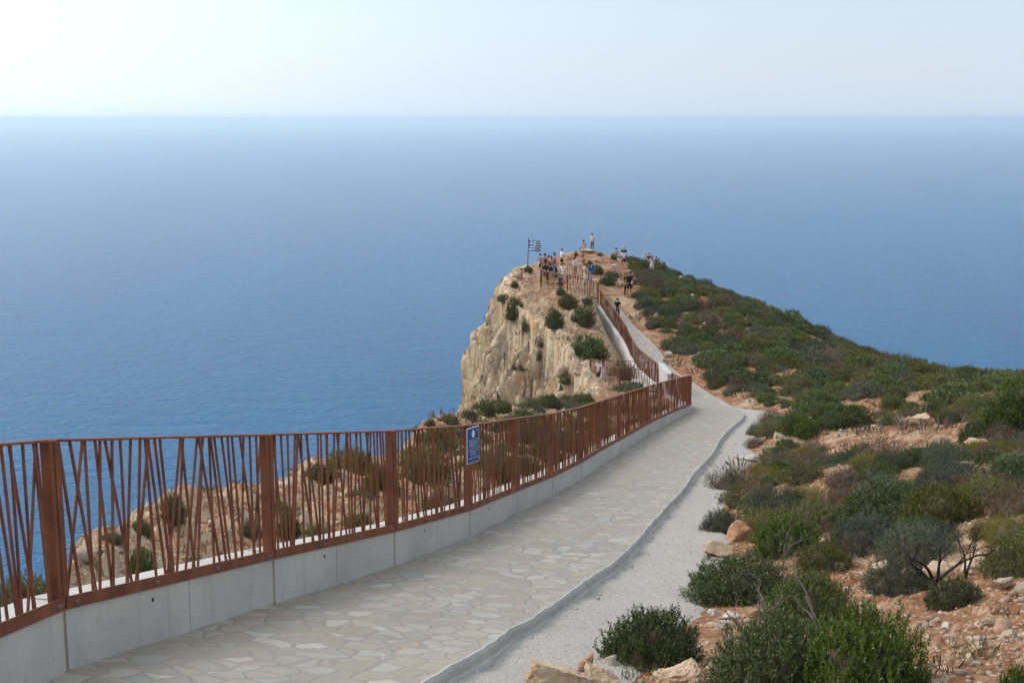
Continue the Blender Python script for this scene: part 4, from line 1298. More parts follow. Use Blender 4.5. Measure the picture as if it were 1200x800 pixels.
SHRUBS = [
 ('big', 762, 783, 136, 80, 'rounded dark green small-leaved shrub beside the gravel, above the big pale rocks'),
 ('big', 905, 826, 170, 120, 'large dark leafy shrub with bare grey sticks, touching the bottom of the photo'),
 ('big', 1010, 822, 165, 125, 'large dark leafy shrub beside the red stony clearing, at the bottom of the photo'),
 ('big', 945, 740, 120, 80, 'tall dark shrub with grey twigs rising behind the two largest shrubs'),
 ('big', 866, 708, 138, 60, 'wide dark shrub overhanging the gravel, behind the rounded one at the bottom'),
 ('bright', 1194, 822, 56, 52, 'bright green shrub cut off by the bottom corner of the photo'),
 ('grey', 1052, 697, 88, 46, 'grey green cushion shrub in front of the dark dead branches'),
 ('dark', 1117, 714, 72, 42, 'dark shrub at the foot of the dead branching wood'),
 ('grey', 1072, 660, 112, 52, 'wispy grey green shrub behind the dead branching wood'),
 ('yellow', 1148, 632, 28, 34, 'small spiky yellow green tuft beside the wispy grey shrub'),
 ('yellow', 1184, 636, 76, 46, 'wide yellow green broom shrub at the right edge above the stones'),
 ('bright', 1030, 617, 100, 54, 'lush bright green shrub in the middle of the scrub belt'),
 ('olive', 1105, 618, 100, 54, 'olive shrub between the lush green shrub and the yellow broom'),
 ('grey', 1005, 650, 82, 44, 'dull grey green shrub above the stony red clearing'),
 ('bright', 922, 652, 92, 54, 'bright green shrub beside the reddish rock at the gravel edge'),
 ('olive', 965, 668, 74, 42, 'olive shrub behind the tall dark shrub with grey twigs'),
 ('grey', 915, 612, 84, 38, 'pale grey green shrub in front of the yellow patch near the gravel'),
 ('yellow', 943, 594, 66, 24, 'low yellow green shrub near the brown dry bushes'),
 ('dry', 985, 604, 64, 32, 'brown grey dry bush below the thin bent stick'),
 ('olive', 874, 590, 66, 28, 'dull olive bush below the brown dry mound at the gravel'),
 ('dry', 860, 576, 68, 36, 'brown dry mound of twigs spilling onto the gravel'),
 ('grey', 846, 624, 58, 32, 'grey wispy bush spilling onto the gravel above the reddish rock'),
 ('dark', 927, 509, 32, 28, 'dark round shrub left of a twin, near the paved bend'),
 ('dark', 944, 514, 36, 26, 'dark round shrub right of its twin, near the paved bend'),
 ('dry', 904, 496, 34, 20, 'brown dry bush beside the twin dark shrubs near the bend'),
 ('grey', 888, 511, 30, 18, 'small grey bush at the gravel near the paved bend'),
 ('dry', 886, 524, 32, 13, 'low brown dry bush at the gravel edge below the small grey one'),
 ('dark', 922, 527, 30, 13, 'low dark shrub below the twin dark shrubs'),
 ('dry', 955, 531, 46, 15, 'flat brown dry bush on the pale slab of rock'),
 ('dry', 915, 548, 60, 18, 'flat brown dry bush between the slab and the gravel'),
 ('dry', 990, 572, 60, 22, 'grey brown tangle of dry twigs under the arching stick'),
 ('olive', 940, 566, 60, 22, 'low olive shrub behind the yellow patch near the gravel'),
 ('dark', 1070, 546, 38, 26, 'dark shrub standing at the lower edge of the orange clearing'),
 ('grey', 1098, 552, 46, 32, 'grey brown shrub beside the dark one under the orange clearing'),
 ('grey', 1045, 551, 34, 22, 'pale grey green shrub left of the dark one under the orange clearing'),
 ('yellow', 1013, 551, 36, 20, 'yellow green shrub at the lower left of the orange clearing'),
 ('dark', 1030, 562, 56, 20, 'low wide dark shrub below the pale grey one'),
 ('dark', 1132, 566, 74, 24, 'low wide dark shrub stretching below the orange clearing'),
 ('yellow', 1083, 572, 50, 22, 'golden green broom in the middle of the dark scrub belt'),
 ('yellow', 1038, 575, 34, 18, 'small golden green broom left of the larger golden one'),
 ('bright', 1062, 590, 70, 26, 'bright green low shrub below the golden broom'),
 ('olive', 1160, 592, 86, 32, 'wide olive shrub above the yellow broom at the right edge'),
 ('dry', 1118, 590, 40, 18, 'small dry tangle between the olive shrub and the golden broom'),
 ('dark', 1143, 523, 44, 29, 'dark round shrub standing alone at the right of the orange clearing'),
 ('bright', 1184, 512, 68, 58, 'tall bright green shrub at the right edge above the clearing'),
 ('dark', 1160, 543, 44, 22, 'dark low shrub alone in the orange stones below the round one'),
 ('dark', 1196, 548, 30, 15, 'dark low shrub cut by the right edge beside the pale boulder'),
 ('dark', 1196, 472, 60, 32, 'dark shrub on the right skyline'),
 ('dark', 1094, 489, 38, 26, 'dark shrub at the top of the orange clearing'),
 ('grey', 1113, 497, 34, 18, 'grey shrub at the top right of the orange clearing'),
 ('dark', 1047, 480, 34, 20, 'dark shrub on the upper left of the orange clearing'),
 ('dark', 1003, 499, 42, 26, 'dark shrub with a brown skirt left of the orange clearing'),
 ('bright', 975, 502, 40, 18, 'bright low shrub left of the one with a brown skirt'),
 ('dark', 1040, 498, 20, 14, 'tiny dark shrub alone on the orange soil'),
 ('dry', 1012, 527, 30, 12, 'tiny brown bush on the pale rock of the clearing'),
 ('bright', 962, 479, 46, 22, 'bright green shrub where the slope meets the near scrub'),
 ('olive', 1146, 485, 44, 22, 'olive shrub behind the round dark one at the clearing'),
 # behind the near railing
 ('olive', 30, 738, 84, 58, 'olive shrub behind the railing at the left edge of the photo'),
 ('dark', 166, 690, 46, 54, 'dark shrub behind the first long railing panel'),
 ('olive', 203, 614, 34, 40, 'olive shrub on the cliff edge seen through the first long panel'),
 ('olive', 166, 626, 26, 28, 'small olive shrub on the cliff edge left of a larger one'),
 ('grey', 130, 636, 34, 14, 'low grey bush on the cliff edge rock behind the railing'),
 ('grey', 230, 676, 24, 34, 'grey bush low behind the first long panel'),
 ('grey', 294, 630, 30, 28, 'dark grey bush behind the railing beside the post'),
 ('dark', 338, 632, 32, 32, 'dark bush behind the second railing panel near the post'),
 ('dark', 376, 564, 46, 20, 'dark low shrub on top of the rocky mound behind the second panel'),
 ('olive', 370, 642, 44, 28, 'olive bush just above the wall behind the second panel'),
 ('olive', 446, 574, 52, 42, 'olive shrub behind the joint of the second and third panels'),
 ('dark', 420, 628, 46, 26, 'dark bush just above the wall near the third panel'),
 ('olive', 500, 566, 66, 46, 'large olive shrub behind the third panel'),
 ('grey', 515, 606, 60, 28, 'grey bush above the wall behind the third panel'),
 ('olive', 580, 560, 60, 40, 'olive shrub behind the panel right of the blue notice'),
 ('dark', 640, 540, 50, 30, 'dark shrub behind the railing past the blue notice'),
 ('grey', 490, 500, 16, 9, 'tiny grey bush at the left end of the cliff rim'),
 ('olive', 504, 499, 14, 10, 'tiny olive bush beside the grey one on the cliff rim'),
 ('olive', 526, 498, 30, 15, 'olive shrub on the cliff rim above the blue notice'),
 ('olive', 550, 491, 24, 11, 'small olive shrub on the cliff rim right above the notice corner'),
 ('dark', 570, 488, 24, 18, 'dark shrub left of two on the rim before the limestone face'),
 ('olive', 590, 484, 22, 15, 'olive shrub right of two on the rim before the limestone face'),
 ('dark', 614, 490, 34, 15, 'wide dark shrub just above the railing on the rim'),
 ('dark', 622, 478, 24, 12, 'small dark shrub behind the wide one on the rim'),
 ('dark', 645, 478, 28, 19, 'pointed dark shrub at the foot of the limestone face'),
 ('olive', 683, 472, 30, 12, 'olive shrub between the railing and the small lookout'),
 # on the headland's cliff side
 ('fdark', 604, 380, 27, 30, 'dark shrub hanging at the top of the limestone face'),
 ('fdark', 617, 394, 13, 18, 'narrow dark shrub right of the hanging one on the limestone face'),
 ('fdark', 650, 389, 26, 28, 'dark shrub on the ledge between two rock buttresses'),
 ('fdark', 657, 346, 13, 11, 'small round dark shrub below the platform railing'),
 ('fdark', 665, 362, 26, 20, 'dark shrub left of two joined ones below the platform'),
 ('fdark', 684, 382, 34, 26, 'dark shrub right of two joined ones below the platform'),
 ('fdark', 690, 417, 52, 30, 'big dark shrub on the orange slope above the small lookout'),
 ('fdark', 608, 412, 20, 14, 'dark shrub in the cleft of the limestone face'),
 ('folive', 618, 424, 10, 18, 'narrow olive shrub low in the cleft of the limestone face'),
 ('folive', 635, 412, 20, 13, 'olive shrub on the buttress top'),
 ('folive', 632, 428, 11, 17, 'narrow olive shrub on the flank of the buttress'),
 ('fdark', 677, 417, 9, 9, 'tiny dark shrub beside the big one on the orange slope'),
 ('folive', 664, 456, 22, 20, 'olive shrub on the pale rocks left of the small lookout'),
 ('folive', 590, 354, 18, 11, 'olive shrub on the left shoulder of the cliff top'),
 ('folive', 576, 350, 16, 6, 'low yellowish shrub on the left brow of the cliff'),
 ('fdark', 603, 337, 12, 8, 'small dark shrub on the bare cliff top left of the platform'),
 ('fdark', 619, 319, 12, 9, 'small dark shrub beside the flagpole'),
 ('fdark', 691, 313, 10, 10, 'round dark shrub behind the square blue sign'),
 ('folive', 675, 300, 5, 7, 'small olive shrub beside the summit rock'),
 ('fdark', 703, 300, 8, 5, 'small dark shrub on the summit rock'),
 ('fdark', 719, 304, 9, 8, 'small dark shrub beside the person behind the summit'),
 ('fdark', 738, 461, 44, 12, 'dark shrub growing inside the small lookout railing'),
 ('fdry', 728, 445, 40, 22, 'brown dry bush inside the small lookout'),
 ('fdark', 688, 357, 16, 10, 'dark shrub at the foot of the platform railing'),
 ('fdark', 700, 322, 18, 14, 'dark shrub right of the square blue sign'),
 ('fdark', 712, 335, 22, 16, 'dark shrub between the path railing top and the trail'),
]

def scatter_shrubs():
    """the scrub on the slopes, by dart throwing"""
    rnd = random.Random(21)
    g = np.random.default_rng(3)
    n = 14000
    y = np.where(g.random(n) < 0.28, g.uniform(9, 40, n), g.uniform(36, 120, n)); x = np.where(y < 40, g.uniform(0, 0.47, n) * y, g.uniform(-3, 42, n)); bk = g.random(n) < 0.12; y = np.where(bk, g.uniform(15, 56, n), y); x = np.where(bk, g.uniform(-4.2, 6, n), x)
    d, left = poly_dist(x, y)
    lat, arc = lateral(x, y)
    py = np.interp(arc, ARC, RAIL[:, 1])
    pw, gw = path_w(py), gravel_w(py)
    dens = fbm(np.stack([x * 0.16, y * 0.16, x * 0], 1), 3)
    cnt = {'broom_shrub': 0, 'leafy_shrub': 0, 'heath_shrub': 0, 'olive_shrub': 0, 'dry_shrub': 0}
    lim = {'broom_shrub': 30, 'leafy_shrub': 255, 'heath_shrub': 170, 'olive_shrub': 260, 'dry_shrub': 90}
    tx = np.array([t[0] for t in TAKEN]); ty = np.array([t[1] for t in TAKEN]); tr = np.array([t[2] for t in TAKEN])
    tx, ty, tr = list(tx), list(ty), list(tr)
    for i in range(n):
        X, Y = x[i], y[i]
        if d[i] > 1.2: continue
        vis_u = 600 + F * X / Y
        if vis_u > 1330: continue
        head = Y > 57 and (lat[i] > pw[i] + gw[i] + 0.7 or Y > 90)
        near = Y <= 57 and lat[i] > pw[i] + gw[i] + 0.7
        back = Y > 15 and Y < 56 and lat[i] < -1.0 and d[i] < -0.35
        if not (head or near or back): continue
        if Y > 84 and X < 6.8 + max(0, (100 - Y) * 0.12): continue                        # bare rocks and people
        if Y > 99 and X < 10.2: continue
        if 7.4 < X < 9.0 + (Y - 86) * 0.05 and 84 < Y < 112 and abs(X - (8.0 + (Y - 88) * 0.062)) < 0.75: continue   # the trail
        bare = 0
        if back and (rnd.random() < 0.72 or dens[i] < -0.2): continue
        if near:
            v = 140 + 1500 * 0.98 * (-float(tps(np.array([X]), np.array([Y]))[0])) / Y
            for bu, bv, bw, bh in ((943, 584, 38, 16), (1083, 562, 30, 14), (1180, 620, 40, 26), (1070, 512, 105, 26), (1140, 700, 90, 60), (1165, 550, 40, 14), (950, 522, 50, 12), (1110, 478, 22, 10), (890, 520, 20, 40), (1050, 678, 150, 26), (1030, 525, 70, 12)):
                if ((vis_u - bu) / bw) ** 2 + ((v - bv) / bh) ** 2 < 1: bare = 1
            if v > 690 and vis_u > 1080: bare = 1
            if v > 640 and vis_u < 1100: bare = 1
            if lat[i] < pw[i] + gw[i] + 0.9: bare = 1
        if bare: continue
        if dens[i] < (-0.9 if head else -0.6): continue
        r = rnd.choice((0.45, 0.6, 0.75, 0.9, 1.1)) * (0.62 if back else 1.0 if head else 0.8 if Y > 34 else 0.5)
        sep = 0.52 if head else (0.7 if Y > 34 else 0.55)
        ok = True
        for a, b, c in zip(tx, ty, tr):
            if abs(a - X) < 2.2 and abs(b - Y) < 2.2 and (a - X) ** 2 + (b - Y) ** 2 < ((r + c) * sep) ** 2:
                ok = False; break
        if not ok: continue
        q = rnd.random() + 0.25 * dens[i]
        kind = 'fdark' if q > 0.66 else 'folive' if q > 0.33 else 'fgrey' if q > 0.18 else 'fdry' if q > 0.08 else 'fbright'
        if near and rnd.random() < 0.3: kind = 'fbright'
        if near and Y < 34 and rnd.random() < 0.42: kind = rnd.choice(('yellow', 'fdry', 'fdry'))
        if Y < 42 and kind[0] == 'f': kind = {'fdark': 'dark', 'fbright': 'bright', 'folive': 'olive', 'fgrey': 'grey', 'fdry': 'dry'}[kind]
        nm = NAME[kind]
        if cnt[nm] >= lim[nm]: continue
        cnt[nm] += 1
        z = ground_at(X, Y)
        words = {'broom_shrub': 'yellow green broom shrub', 'leafy_shrub': 'dark leafy shrub', 'heath_shrub': 'grey green heath shrub', 'olive_shrub': 'dull olive shrub', 'dry_shrub': 'brown dry shrub'}[nm]
        if kind in ('fbright', 'bright'): words = 'bright green leafy shrub'
        place = 'on the headland slope running down to the sea' if head else 'in the scrub belt between the near clearing and the headland' if Y > 34 else 'filling the near scrub belt right of the gravel'
        if back: place = 'on the rocky ledge outside the near railing'
        o = put_shrub(kind, X, Y, z, r, r * rnd.uniform(0.62, 0.95), words + ' ' + place, words + 's ' + place)
        tx.append(X); ty.append(Y); tr.append(r)
    return cnt

def ico(sub):
    bm = bmesh.new(); bmesh.ops.create_icosphere(bm, subdivisions=sub, radius=1.0)
    v = np.array([p.co[:] for p in bm.verts]); f = np.array([[q.index for q in fc.verts] for fc in bm.faces]); bm.free()
    return v, f

def rock_shape(v, seed, rough=0.35):
    g = np.random.default_rng(seed)
    q = v.copy()
    for _ in range(16):                                  # chop flat facets
        n = unit(g.normal(size=3)); c = g.uniform(0.40, 0.88)
        dd = q @ n - c
        q -= np.maximum(dd, 0)[:, None] * n * 0.97
    nn = rough * 0.55 * fbm(v * 1.2 + seed, 3) + rough * 0.30 * fbm(v * 3.1 + seed, 4, True) - rough * 0.25 * np.maximum(fbm(v * 2.3 + seed + 5, 3, True) - 0.7, 0) + rough * 0.12 * fbm(v * 9 + seed, 3)
    return q * (1 + nn)[:, None]

def build_rubble():
    """loose stones covering the bare ground: one object"""
    g = np.random.default_rng(9)
    v0, f0 = ico(1)
    shapes = [rock_shape(v0, 200 + k, 0.3) for k in range(14)]
    N = 15000
    # denser close to the camera
    y = 5.5 * (70 / 5.5) ** (g.random(N) ** 1.25)
    x = g.uniform(-0.36, 0.47, N) * y
    d, left = poly_dist(x, y); lat, arc = lateral(x, y)
    py = np.interp(arc, ARC, RAIL[:, 1]); edge = path_w(py) + gravel_w(py)
    cl = fbm(np.stack([x * 0.7, y * 0.7, x * 0], 1), 3)
    spill = (lat > edge - 0.25) & (lat < edge + 0.3)
    ok = (d < 0.2) & ((lat > edge + 0.05) | (lat < -0.5) | (spill & (g.random(N) < 0.5))) & ((cl > -0.55) | spill)
    x, y, lat = x[ok], y[ok], lat[ok]
    z = terrain_z(x, y)
    nc = 900
    ss = g.uniform(1.5, 38, nc); la = np.where(g.random(nc) < 0.6, 0.05 + np.abs(g.normal(0, 0.06, nc)), g.uniform(0.05, 1.0, nc))
    cx, cy, cz = np.zeros(nc), np.zeros(nc), np.zeros(nc)
    for k in range(nc):
        q = at_arc(ss[k]); r_ = right_of(ss[k]); l_ = float(path_w(q[1])) + la[k]
        cx[k], cy[k], cz[k] = q[0] + r_[0] * l_, q[1] + r_[1] * l_, path_z(ss[k]) - KERB - 0.01
    for k in range(nc):
        h_ = BVH[3].ray_cast(Vector((cx[k], cy[k], 30)), Vector((0, 0, -1)))
        if h_[0] is not None: cz[k] = h_[0].z
    x = np.concatenate([x, cx]); y = np.concatenate([y, cy]); z = np.concatenate([z, cz])
    n = len(x)
    small = np.concatenate([np.ones(n - nc), np.full(nc, 0.42)])
    s = small * np.exp(g.normal(-3.75, 0.62, n)) * np.where(y > 25, 1.9, 1.0)
    s = np.minimum(s, 0.16)
    V = np.zeros((n, len(v0), 3)); 
    for k in range(n):
        a = g.uniform(0, 6.28); ca, sa = math.cos(a), math.sin(a)
        q = shapes[k % 14] * (s[k] * np.array([1, g.uniform(0.6, 1), g.uniform(0.4, 0.75)]))
        V[k, :, 0] = q[:, 0] * ca - q[:, 1] * sa + x[k]; V[k, :, 1] = q[:, 0] * sa + q[:, 1] * ca + y[k]; V[k, :, 2] = q[:, 2] + z[k] + s[k] * 0.12
    Fs = (f0[None] + (np.arange(n) * len(v0))[:, None, None]).reshape(-1, 3)
    o = link(bpy.data.objects.new('rubble', npmesh('rubble', V.reshape(-1, 3), Fs, [M['rubble'], M['rock_white']], False, np.repeat((small < 0.9).astype(int), len(f0)))))
    tag(o, kind='stuff')

def build_groundcover():
    """dry grass and low herbs too many to count: one object"""
    g = np.random.default_rng(19)
    N = 4200
    y = 6 * (115 / 6) ** (g.random(N) ** 0.9); x = g.uniform(-0.36, 0.47, N) * y
    d, left = poly_dist(x, y); lat, arc = lateral(x, y)
    py = np.interp(arc, ARC, RAIL[:, 1]); edge = path_w(py) + gravel_w(py)
    cl = fbm(np.stack([x * 0.45, y * 0.45, x * 0 + 4], 1), 3)
    ok = (d < 0.0) & ((lat > edge + 0.25) | (lat < -0.8)) & (cl > -0.15)
    ok &= ~((y < 14) & (g.random(N) < 0.75))
    ok &= ~((y > 84) & (x < 8)) & ~((y > 60) & (lat < 0) & (g.random(N) < 0.8))
    x, y = x[ok], y[ok]; n = len(x); z = terrain_z(x, y)
    B = 26
    R0 = np.where(y < 30, 0.085, np.where(y < 60, 0.28, 0.50)) * g.uniform(0.6, 1.3, n)
    th = g.uniform(0, 6.28, (n, B)); rr = np.sqrt(g.random((n, B))) * R0[:, None]
    base = np.stack([x[:, None] + rr * np.cos(th), y[:, None] + rr * np.sin(th), np.repeat(z[:, None], B, 1)], -1)
    dirv = unit(np.stack([np.cos(th) * 0.6, np.sin(th) * 0.6, np.ones((n, B))], -1) + g.normal(size=(n, B, 3)) * 0.35)
    L = (R0[:, None] * g.uniform(0.5, 1.2, (n, B)))[..., None]; W = L * 0.13
    side = unit(np.cross(dirv, g.normal(size=(n, B, 3))))
    V = np.stack([base - dirv * L * 0.05, base + dirv * L * 0.55 + side * W / 2, base + dirv * L, base + dirv * L * 0.55 - side * W / 2], 2).reshape(-1, 3)
    Fq = np.arange(n * B * 4).reshape(-1, 4)
    mi = np.repeat(g.choice([0, 0, 1, 2, 2], n), B)
    o = link(bpy.data.objects.new('ground_cover', npmesh('ground_cover', V, Fq, [M['leaf_dry'], M['leaf_olive'], M['leaf_grey']], False, mi)))
    tag(o, kind='stuff')

BOULDERS = [
 # u, v(bottom), w, h px, material, label
 (655, 808, 92, 38, 0, 'big pale limestone rock at the gravel, leftmost at the bottom of the photo'),
 (705, 812, 80, 36, 0, 'big pale rounded rock between the gravel and the red soil patch'),
 (792, 812, 78, 42, 0, 'pale cracked limestone rock under the rounded dark shrub'),
 (686, 786, 28, 22, 1, 'orange brown stone resting between the big pale rocks'),
 (716, 779, 18, 15, 2, 'small white stone above the big pale rocks'),
 (760, 780, 16, 12, 1, 'small orange stone under the rounded dark shrub'),
 (838, 722, 20, 11, 2, 'white stone left in the row between the two dark shrubs'),
 (858, 725, 26, 12, 2, 'long white stone in the row between the two dark shrubs'),
 (885, 724, 18, 12, 1, 'reddish stone in the row of white stones'),
 (905, 722, 26, 9, 2, 'flat white stone at the right end of the row'),
 (846, 738, 26, 14, 2, 'white broken stone below the row of white stones'),
 (866, 634, 36, 26, 1, 'reddish jagged rock at the gravel edge'),
 (846, 652, 44, 20, 0, 'pale crumbled rock just below the reddish jagged one'),
 (985, 668, 20, 10, 0, 'tan stone at the left of the red clearing'),
 (1008, 680, 32, 14, 0, 'tan flat stone in the red clearing'),
 (1035, 672, 34, 15, 0, 'tan angular stone behind the grey cushion shrub'),
 (1108, 672, 40, 14, 0, 'broad tan rock under the dead branches'),
 (1146, 668, 40, 15, 0, 'broad tan rock right of the dead branches'),
 (1188, 660, 36, 22, 0, 'rounded tan boulder at the right edge'),
 (1176, 690, 40, 15, 0, 'flat tan stone below the rounded boulder at the right edge'),
 (1155, 735, 26, 12, 0, 'tan stone lying in the red soil'),
 (1150, 760, 24, 10, 0, 'tan stone near the corner shrub, nearer the large shrub'),
 (1184, 748, 28, 14, 0, 'tan stone above the corner shrub'),
 (1110, 735, 14, 7, 2, 'small white stone beside the large shrub in the red soil'),
 (1188, 563, 36, 14, 0, 'pale boulder at the right edge below the orange clearing'),
 (915, 518, 34, 14, 0, 'flat pale slab below the twin dark shrubs'),
 (880, 541, 32, 9, 2, 'white flat ledge of rock beside the gravel'),
 (1085, 500, 40, 16, 0, 'low tan outcrop in the middle of the orange clearing'),
 (1152, 525, 40, 12, 0, 'long tan outcrop right of the round dark shrub'),
 (1152, 470, 18, 9, 2, 'pale rock on the right skyline slope'),
 (972, 492, 22, 8, 0, 'tan rock left of the shrub with the brown skirt'),
 (804, 338, 11, 8, 2, 'pale boulder high on the headland ridge'),
 (811, 350, 10, 7, 2, 'pale boulder below the one high on the ridge'),
 (820, 379, 8, 9, 2, 'pale standing stone on the headland slope'),
 (846, 380, 13, 11, 2, 'pale broken rock on the headland slope'),
 (910, 390, 8, 6, 2, 'small white rock alone in the headland scrub'),
 (876, 411, 10, 8, 2, 'pale rock above the fallen grey branches'),
 (968, 438, 10, 5, 2, 'pale rock low on the headland slope'),
 (1010, 425, 12, 10, 2, 'pale rock near the end of the headland slope'),
 (797, 331, 8, 5, 2, 'pale rock topping the ridge beside the group of visitors'),
 (768, 373, 9, 8, 2, 'pale rock beside the top of the far path'),
 (783, 418, 12, 8, 2, 'tan rock at the right edge of the far path'),
 (778, 424, 9, 7, 2, 'smaller tan rock at the right edge of the far path'),
 (689, 296, 20, 5, 0, 'flat tan rock that forms the summit'),
 (720, 316, 12, 8, 0, 'tan rock left of the trail on the headland'),
 (700, 307, 12, 6, 0, 'tan rock below the summit'),
 (668, 305, 10, 6, 0, 'tan rock behind the viewing platform'),
 (727, 336, 9, 9, 0, 'pale rock beside the trail left of the man in black'),
 (605, 326, 18, 8, 0, 'pale ledge on the cliff top left of the platform'),
 (660, 441, 20, 16, 0, 'pale rock knob on the ledge left of the small lookout'),
 (680, 436, 20, 10, 0, 'pale rounded rock left of the small lookout'),
]
def build_boulders():
    v4, f4 = ico(5); v3, f3 = ico(4)
    mats = [M['rock_tan'], M['rock_red'], M['rock_white']]
    for k, (u, v, w, hpx, mk, label) in enumerate(BOULDERS):
        h = hit(u, v)
        if h is None: continue
        p = h[0]; s = p.y / F
        vv, ff = (v4, f4) if w > 60 else (v3, f3)
        q = rock_shape(vv, 300 + k, 0.36)
        q[:, 2] -= q[:, 2].min() * 0.45
        ext = np.abs(q).max(0)
        rx, rz = w * s / 2, hpx * s
        q = q / np.array([ext[0], ext[1], q[:, 2].max()]) * np.array([rx, rx * random.uniform(0.65, 0.95), rz]); q[:, 2] -= 0.12 * rz
        me = npmesh('boulder', q, ff, [mats[mk]], False)
        o = link(bpy.data.objects.new('boulder', me))
        o.location = (p.x, p.y + rx * 0.4, p.z - 0.04 * rz)
        o.rotation_euler = (0, 0, random.uniform(-0.4, 0.4))
        tag(o, label, 'rock')

def scatter_rocks():
    g = np.random.default_rng(61); v3, f3 = ico(3); n = 0
    shp = [npmesh('boulder', rock_shape(v3, 700 + k, 0.36), f3, [M['rock_white' if k % 2 else 'rock_tan']], False) for k in range(6)]
    while n < 64:
        y = g.uniform(60, 112); x = g.uniform(7, 30)
        d, _l = poly_dist(np.array([x]), np.array([y])); lat, arc = lateral(np.array([x]), np.array([y]))
        if d[0] > -0.3 or lat[0] < 2.6: continue
        if fbm(np.array([[x * 0.16, y * 0.16, 0]]), 3)[0] > 0.25: continue
        r = math.exp(g.normal(-1.3, 0.4))
        o = link(bpy.data.objects.new('boulder', shp[n % 6])); o.location = (x, y, ground_at(x, y) + r * 0.1)
        o.scale = (r, r * 0.8, r * 0.62); o.rotation_euler = (0, 0, g.uniform(0, 6.28))
        tag(o, ('pale' if n % 2 else 'tan') + ' rock showing between the shrubs of the headland slope', 'rock', ('pale' if n % 2 else 'tan') + ' rocks on the headland slope'); n += 1

def dead_branches(seed, n_main, height, width, r0, mat, depth=3, lean=0.0):
    rnd = random.Random(seed); mb = MB()
    def grow(p, d, L, r, lev):
        pts, rad = [p], [r]
        n = 5
        for i in range(n):
            d = (d + Vector((rnd.gauss(0, .22), rnd.gauss(0, .22), rnd.gauss(0.03, .16)))).normalized()
            p = p + d * (L / n); pts.append(p); rad.append(r * (1 - 0.6 * (i + 1) / n))
            if lev < depth and i > 0 and rnd.random() < 0.55:
                e = (d + Vector((rnd.gauss(0, .7), rnd.gauss(0, .7), rnd.gauss(0.1, .5)))).normalized()
                grow(p, e, L * rnd.uniform(0.35, 0.6), r * 0.55, lev + 1)
        mb.tube(pts, rad, 5)
    for k in range(n_main):
        th = rnd.uniform(0, 6.28)
        d = Vector((math.cos(th) * width, math.sin(th) * width * 0.6, height)).normalized()
        grow(Vector((0, 0, -0.03)), d, math.hypot(height, width) * rnd.uniform(0.75, 1.1), r0, 0)
    return mb
DEAD = [
 (1104, 690, 80, 48, 0.021, 5, 'charred', 'dark dead branching wood standing above the red stony clearing'),
 (1140, 682, 46, 54, 0.016, 2, 'charred', 'two tall crooked dead stems beside the dead branching wood'),
 (885, 775, 60, 60, 0.012, 4, 'deadwood', 'grey dead sticks in the left of the two largest shrubs'),
 (985, 790, 50, 90, 0.012, 3, 'deadwood', 'long grey dead stick leaning in the right of the two largest shrubs'),
 (920, 690, 30, 70, 0.009, 3, 'deadwood', 'thin grey stems rising from the tall dark shrub'),
 (1000, 590, 40, 36, 0.014, 3, 'deadwood', 'thin bent stick above the dry tangle in the scrub belt'),
 (1012, 540, 44, 12, 0.016, 3, 'charred', 'low arching stick on the pale rock of the clearing'),
 (950, 428, 26, 17, 0.03, 9, 'deadwood', 'grey leafless bush on the headland slope, left of a larger one'),
 (980, 428, 32, 19, 0.03, 10, 'deadwood', 'large grey leafless bush on the headland slope'),
 (1180, 443, 28, 18, 0.02, 9, 'deadwood', 'leafless twiggy bush on the right skyline'),
 (1010, 456, 26, 12, 0.025, 8, 'deadwood', 'grey leafless bush at the foot of the headland slope'),
 (880, 404, 40, 8, 0.035, 5, 'deadwood', 'fallen grey branches lying across the headland slope'),
 (1195, 480, 20, 20, 0.02, 6, 'deadwood', 'pale leafless twigs beside the skyline shrub at the right edge'),
 (915, 600, 20, 24, 0.01, 4, 'deadwood', 'pale dry sprigs beside the low yellow shrub'),
]
def build_dead():
    for k, (u, v, w, hpx, r0, n, mt, label) in enumerate(DEAD):
        h = hit(u, v)
        if h is None: continue
        p = h[0]; s = p.y / F
        mb = dead_branches(500 + k * 7, n, hpx * s, w * s / 2, r0, M[mt])
        o = mb.build('dead_branch' if n < 6 else 'dead_shrub', M[mt])
        o.location = (p.x, p.y + 0.2, p.z)
        tag(o, label, 'dead wood')
# ------------------------------------------------------------------ people
STAND = dict(pelvis=(0, 0, .93), spine=(0, .01, 1.12), chest=(0, 0, 1.31), neck=(0, .01, 1.46), hb=(0, 0, 1.535), hm=(0, -.012, 1.62), ht=(0, 0, 1.685),
             sh=(.165, .01, 1.40), el=(.225, .03, 1.13), wr=(.235, -.04, .90), hip=(.09, 0, .90), kn=(.105, -.02, .50), an=(.105, .025, .08), toe=(.115, -.13, .035))
def pose(**kw):
    p = {}
    for k, v in STAND.items():
        if k in ('sh', 'el', 'wr', 'hip', 'kn', 'an', 'toe'):
            p[k + 'R'] = v; p[k + 'L'] = (-v[0], v[1], v[2])
        else: p[k] = v
    for k, v in kw.items():
        if k in ('el', 'wr', 'hip', 'kn', 'an', 'toe', 'sh'):
            p[k + 'R'] = v; p[k + 'L'] = (-v[0], v[1], v[2])
        else: p[k] = v
    return p
def shift(p, names, d):
    for k in names: p[k] = tuple(a + b for a, b in zip(p[k], d))
    return p
UPPER = ['spine', 'chest', 'neck', 'hb', 'hm', 'ht', 'shR', 'shL', 'elR', 'elL', 'wrR', 'wrL', 'pelvis', 'hipR', 'hipL']
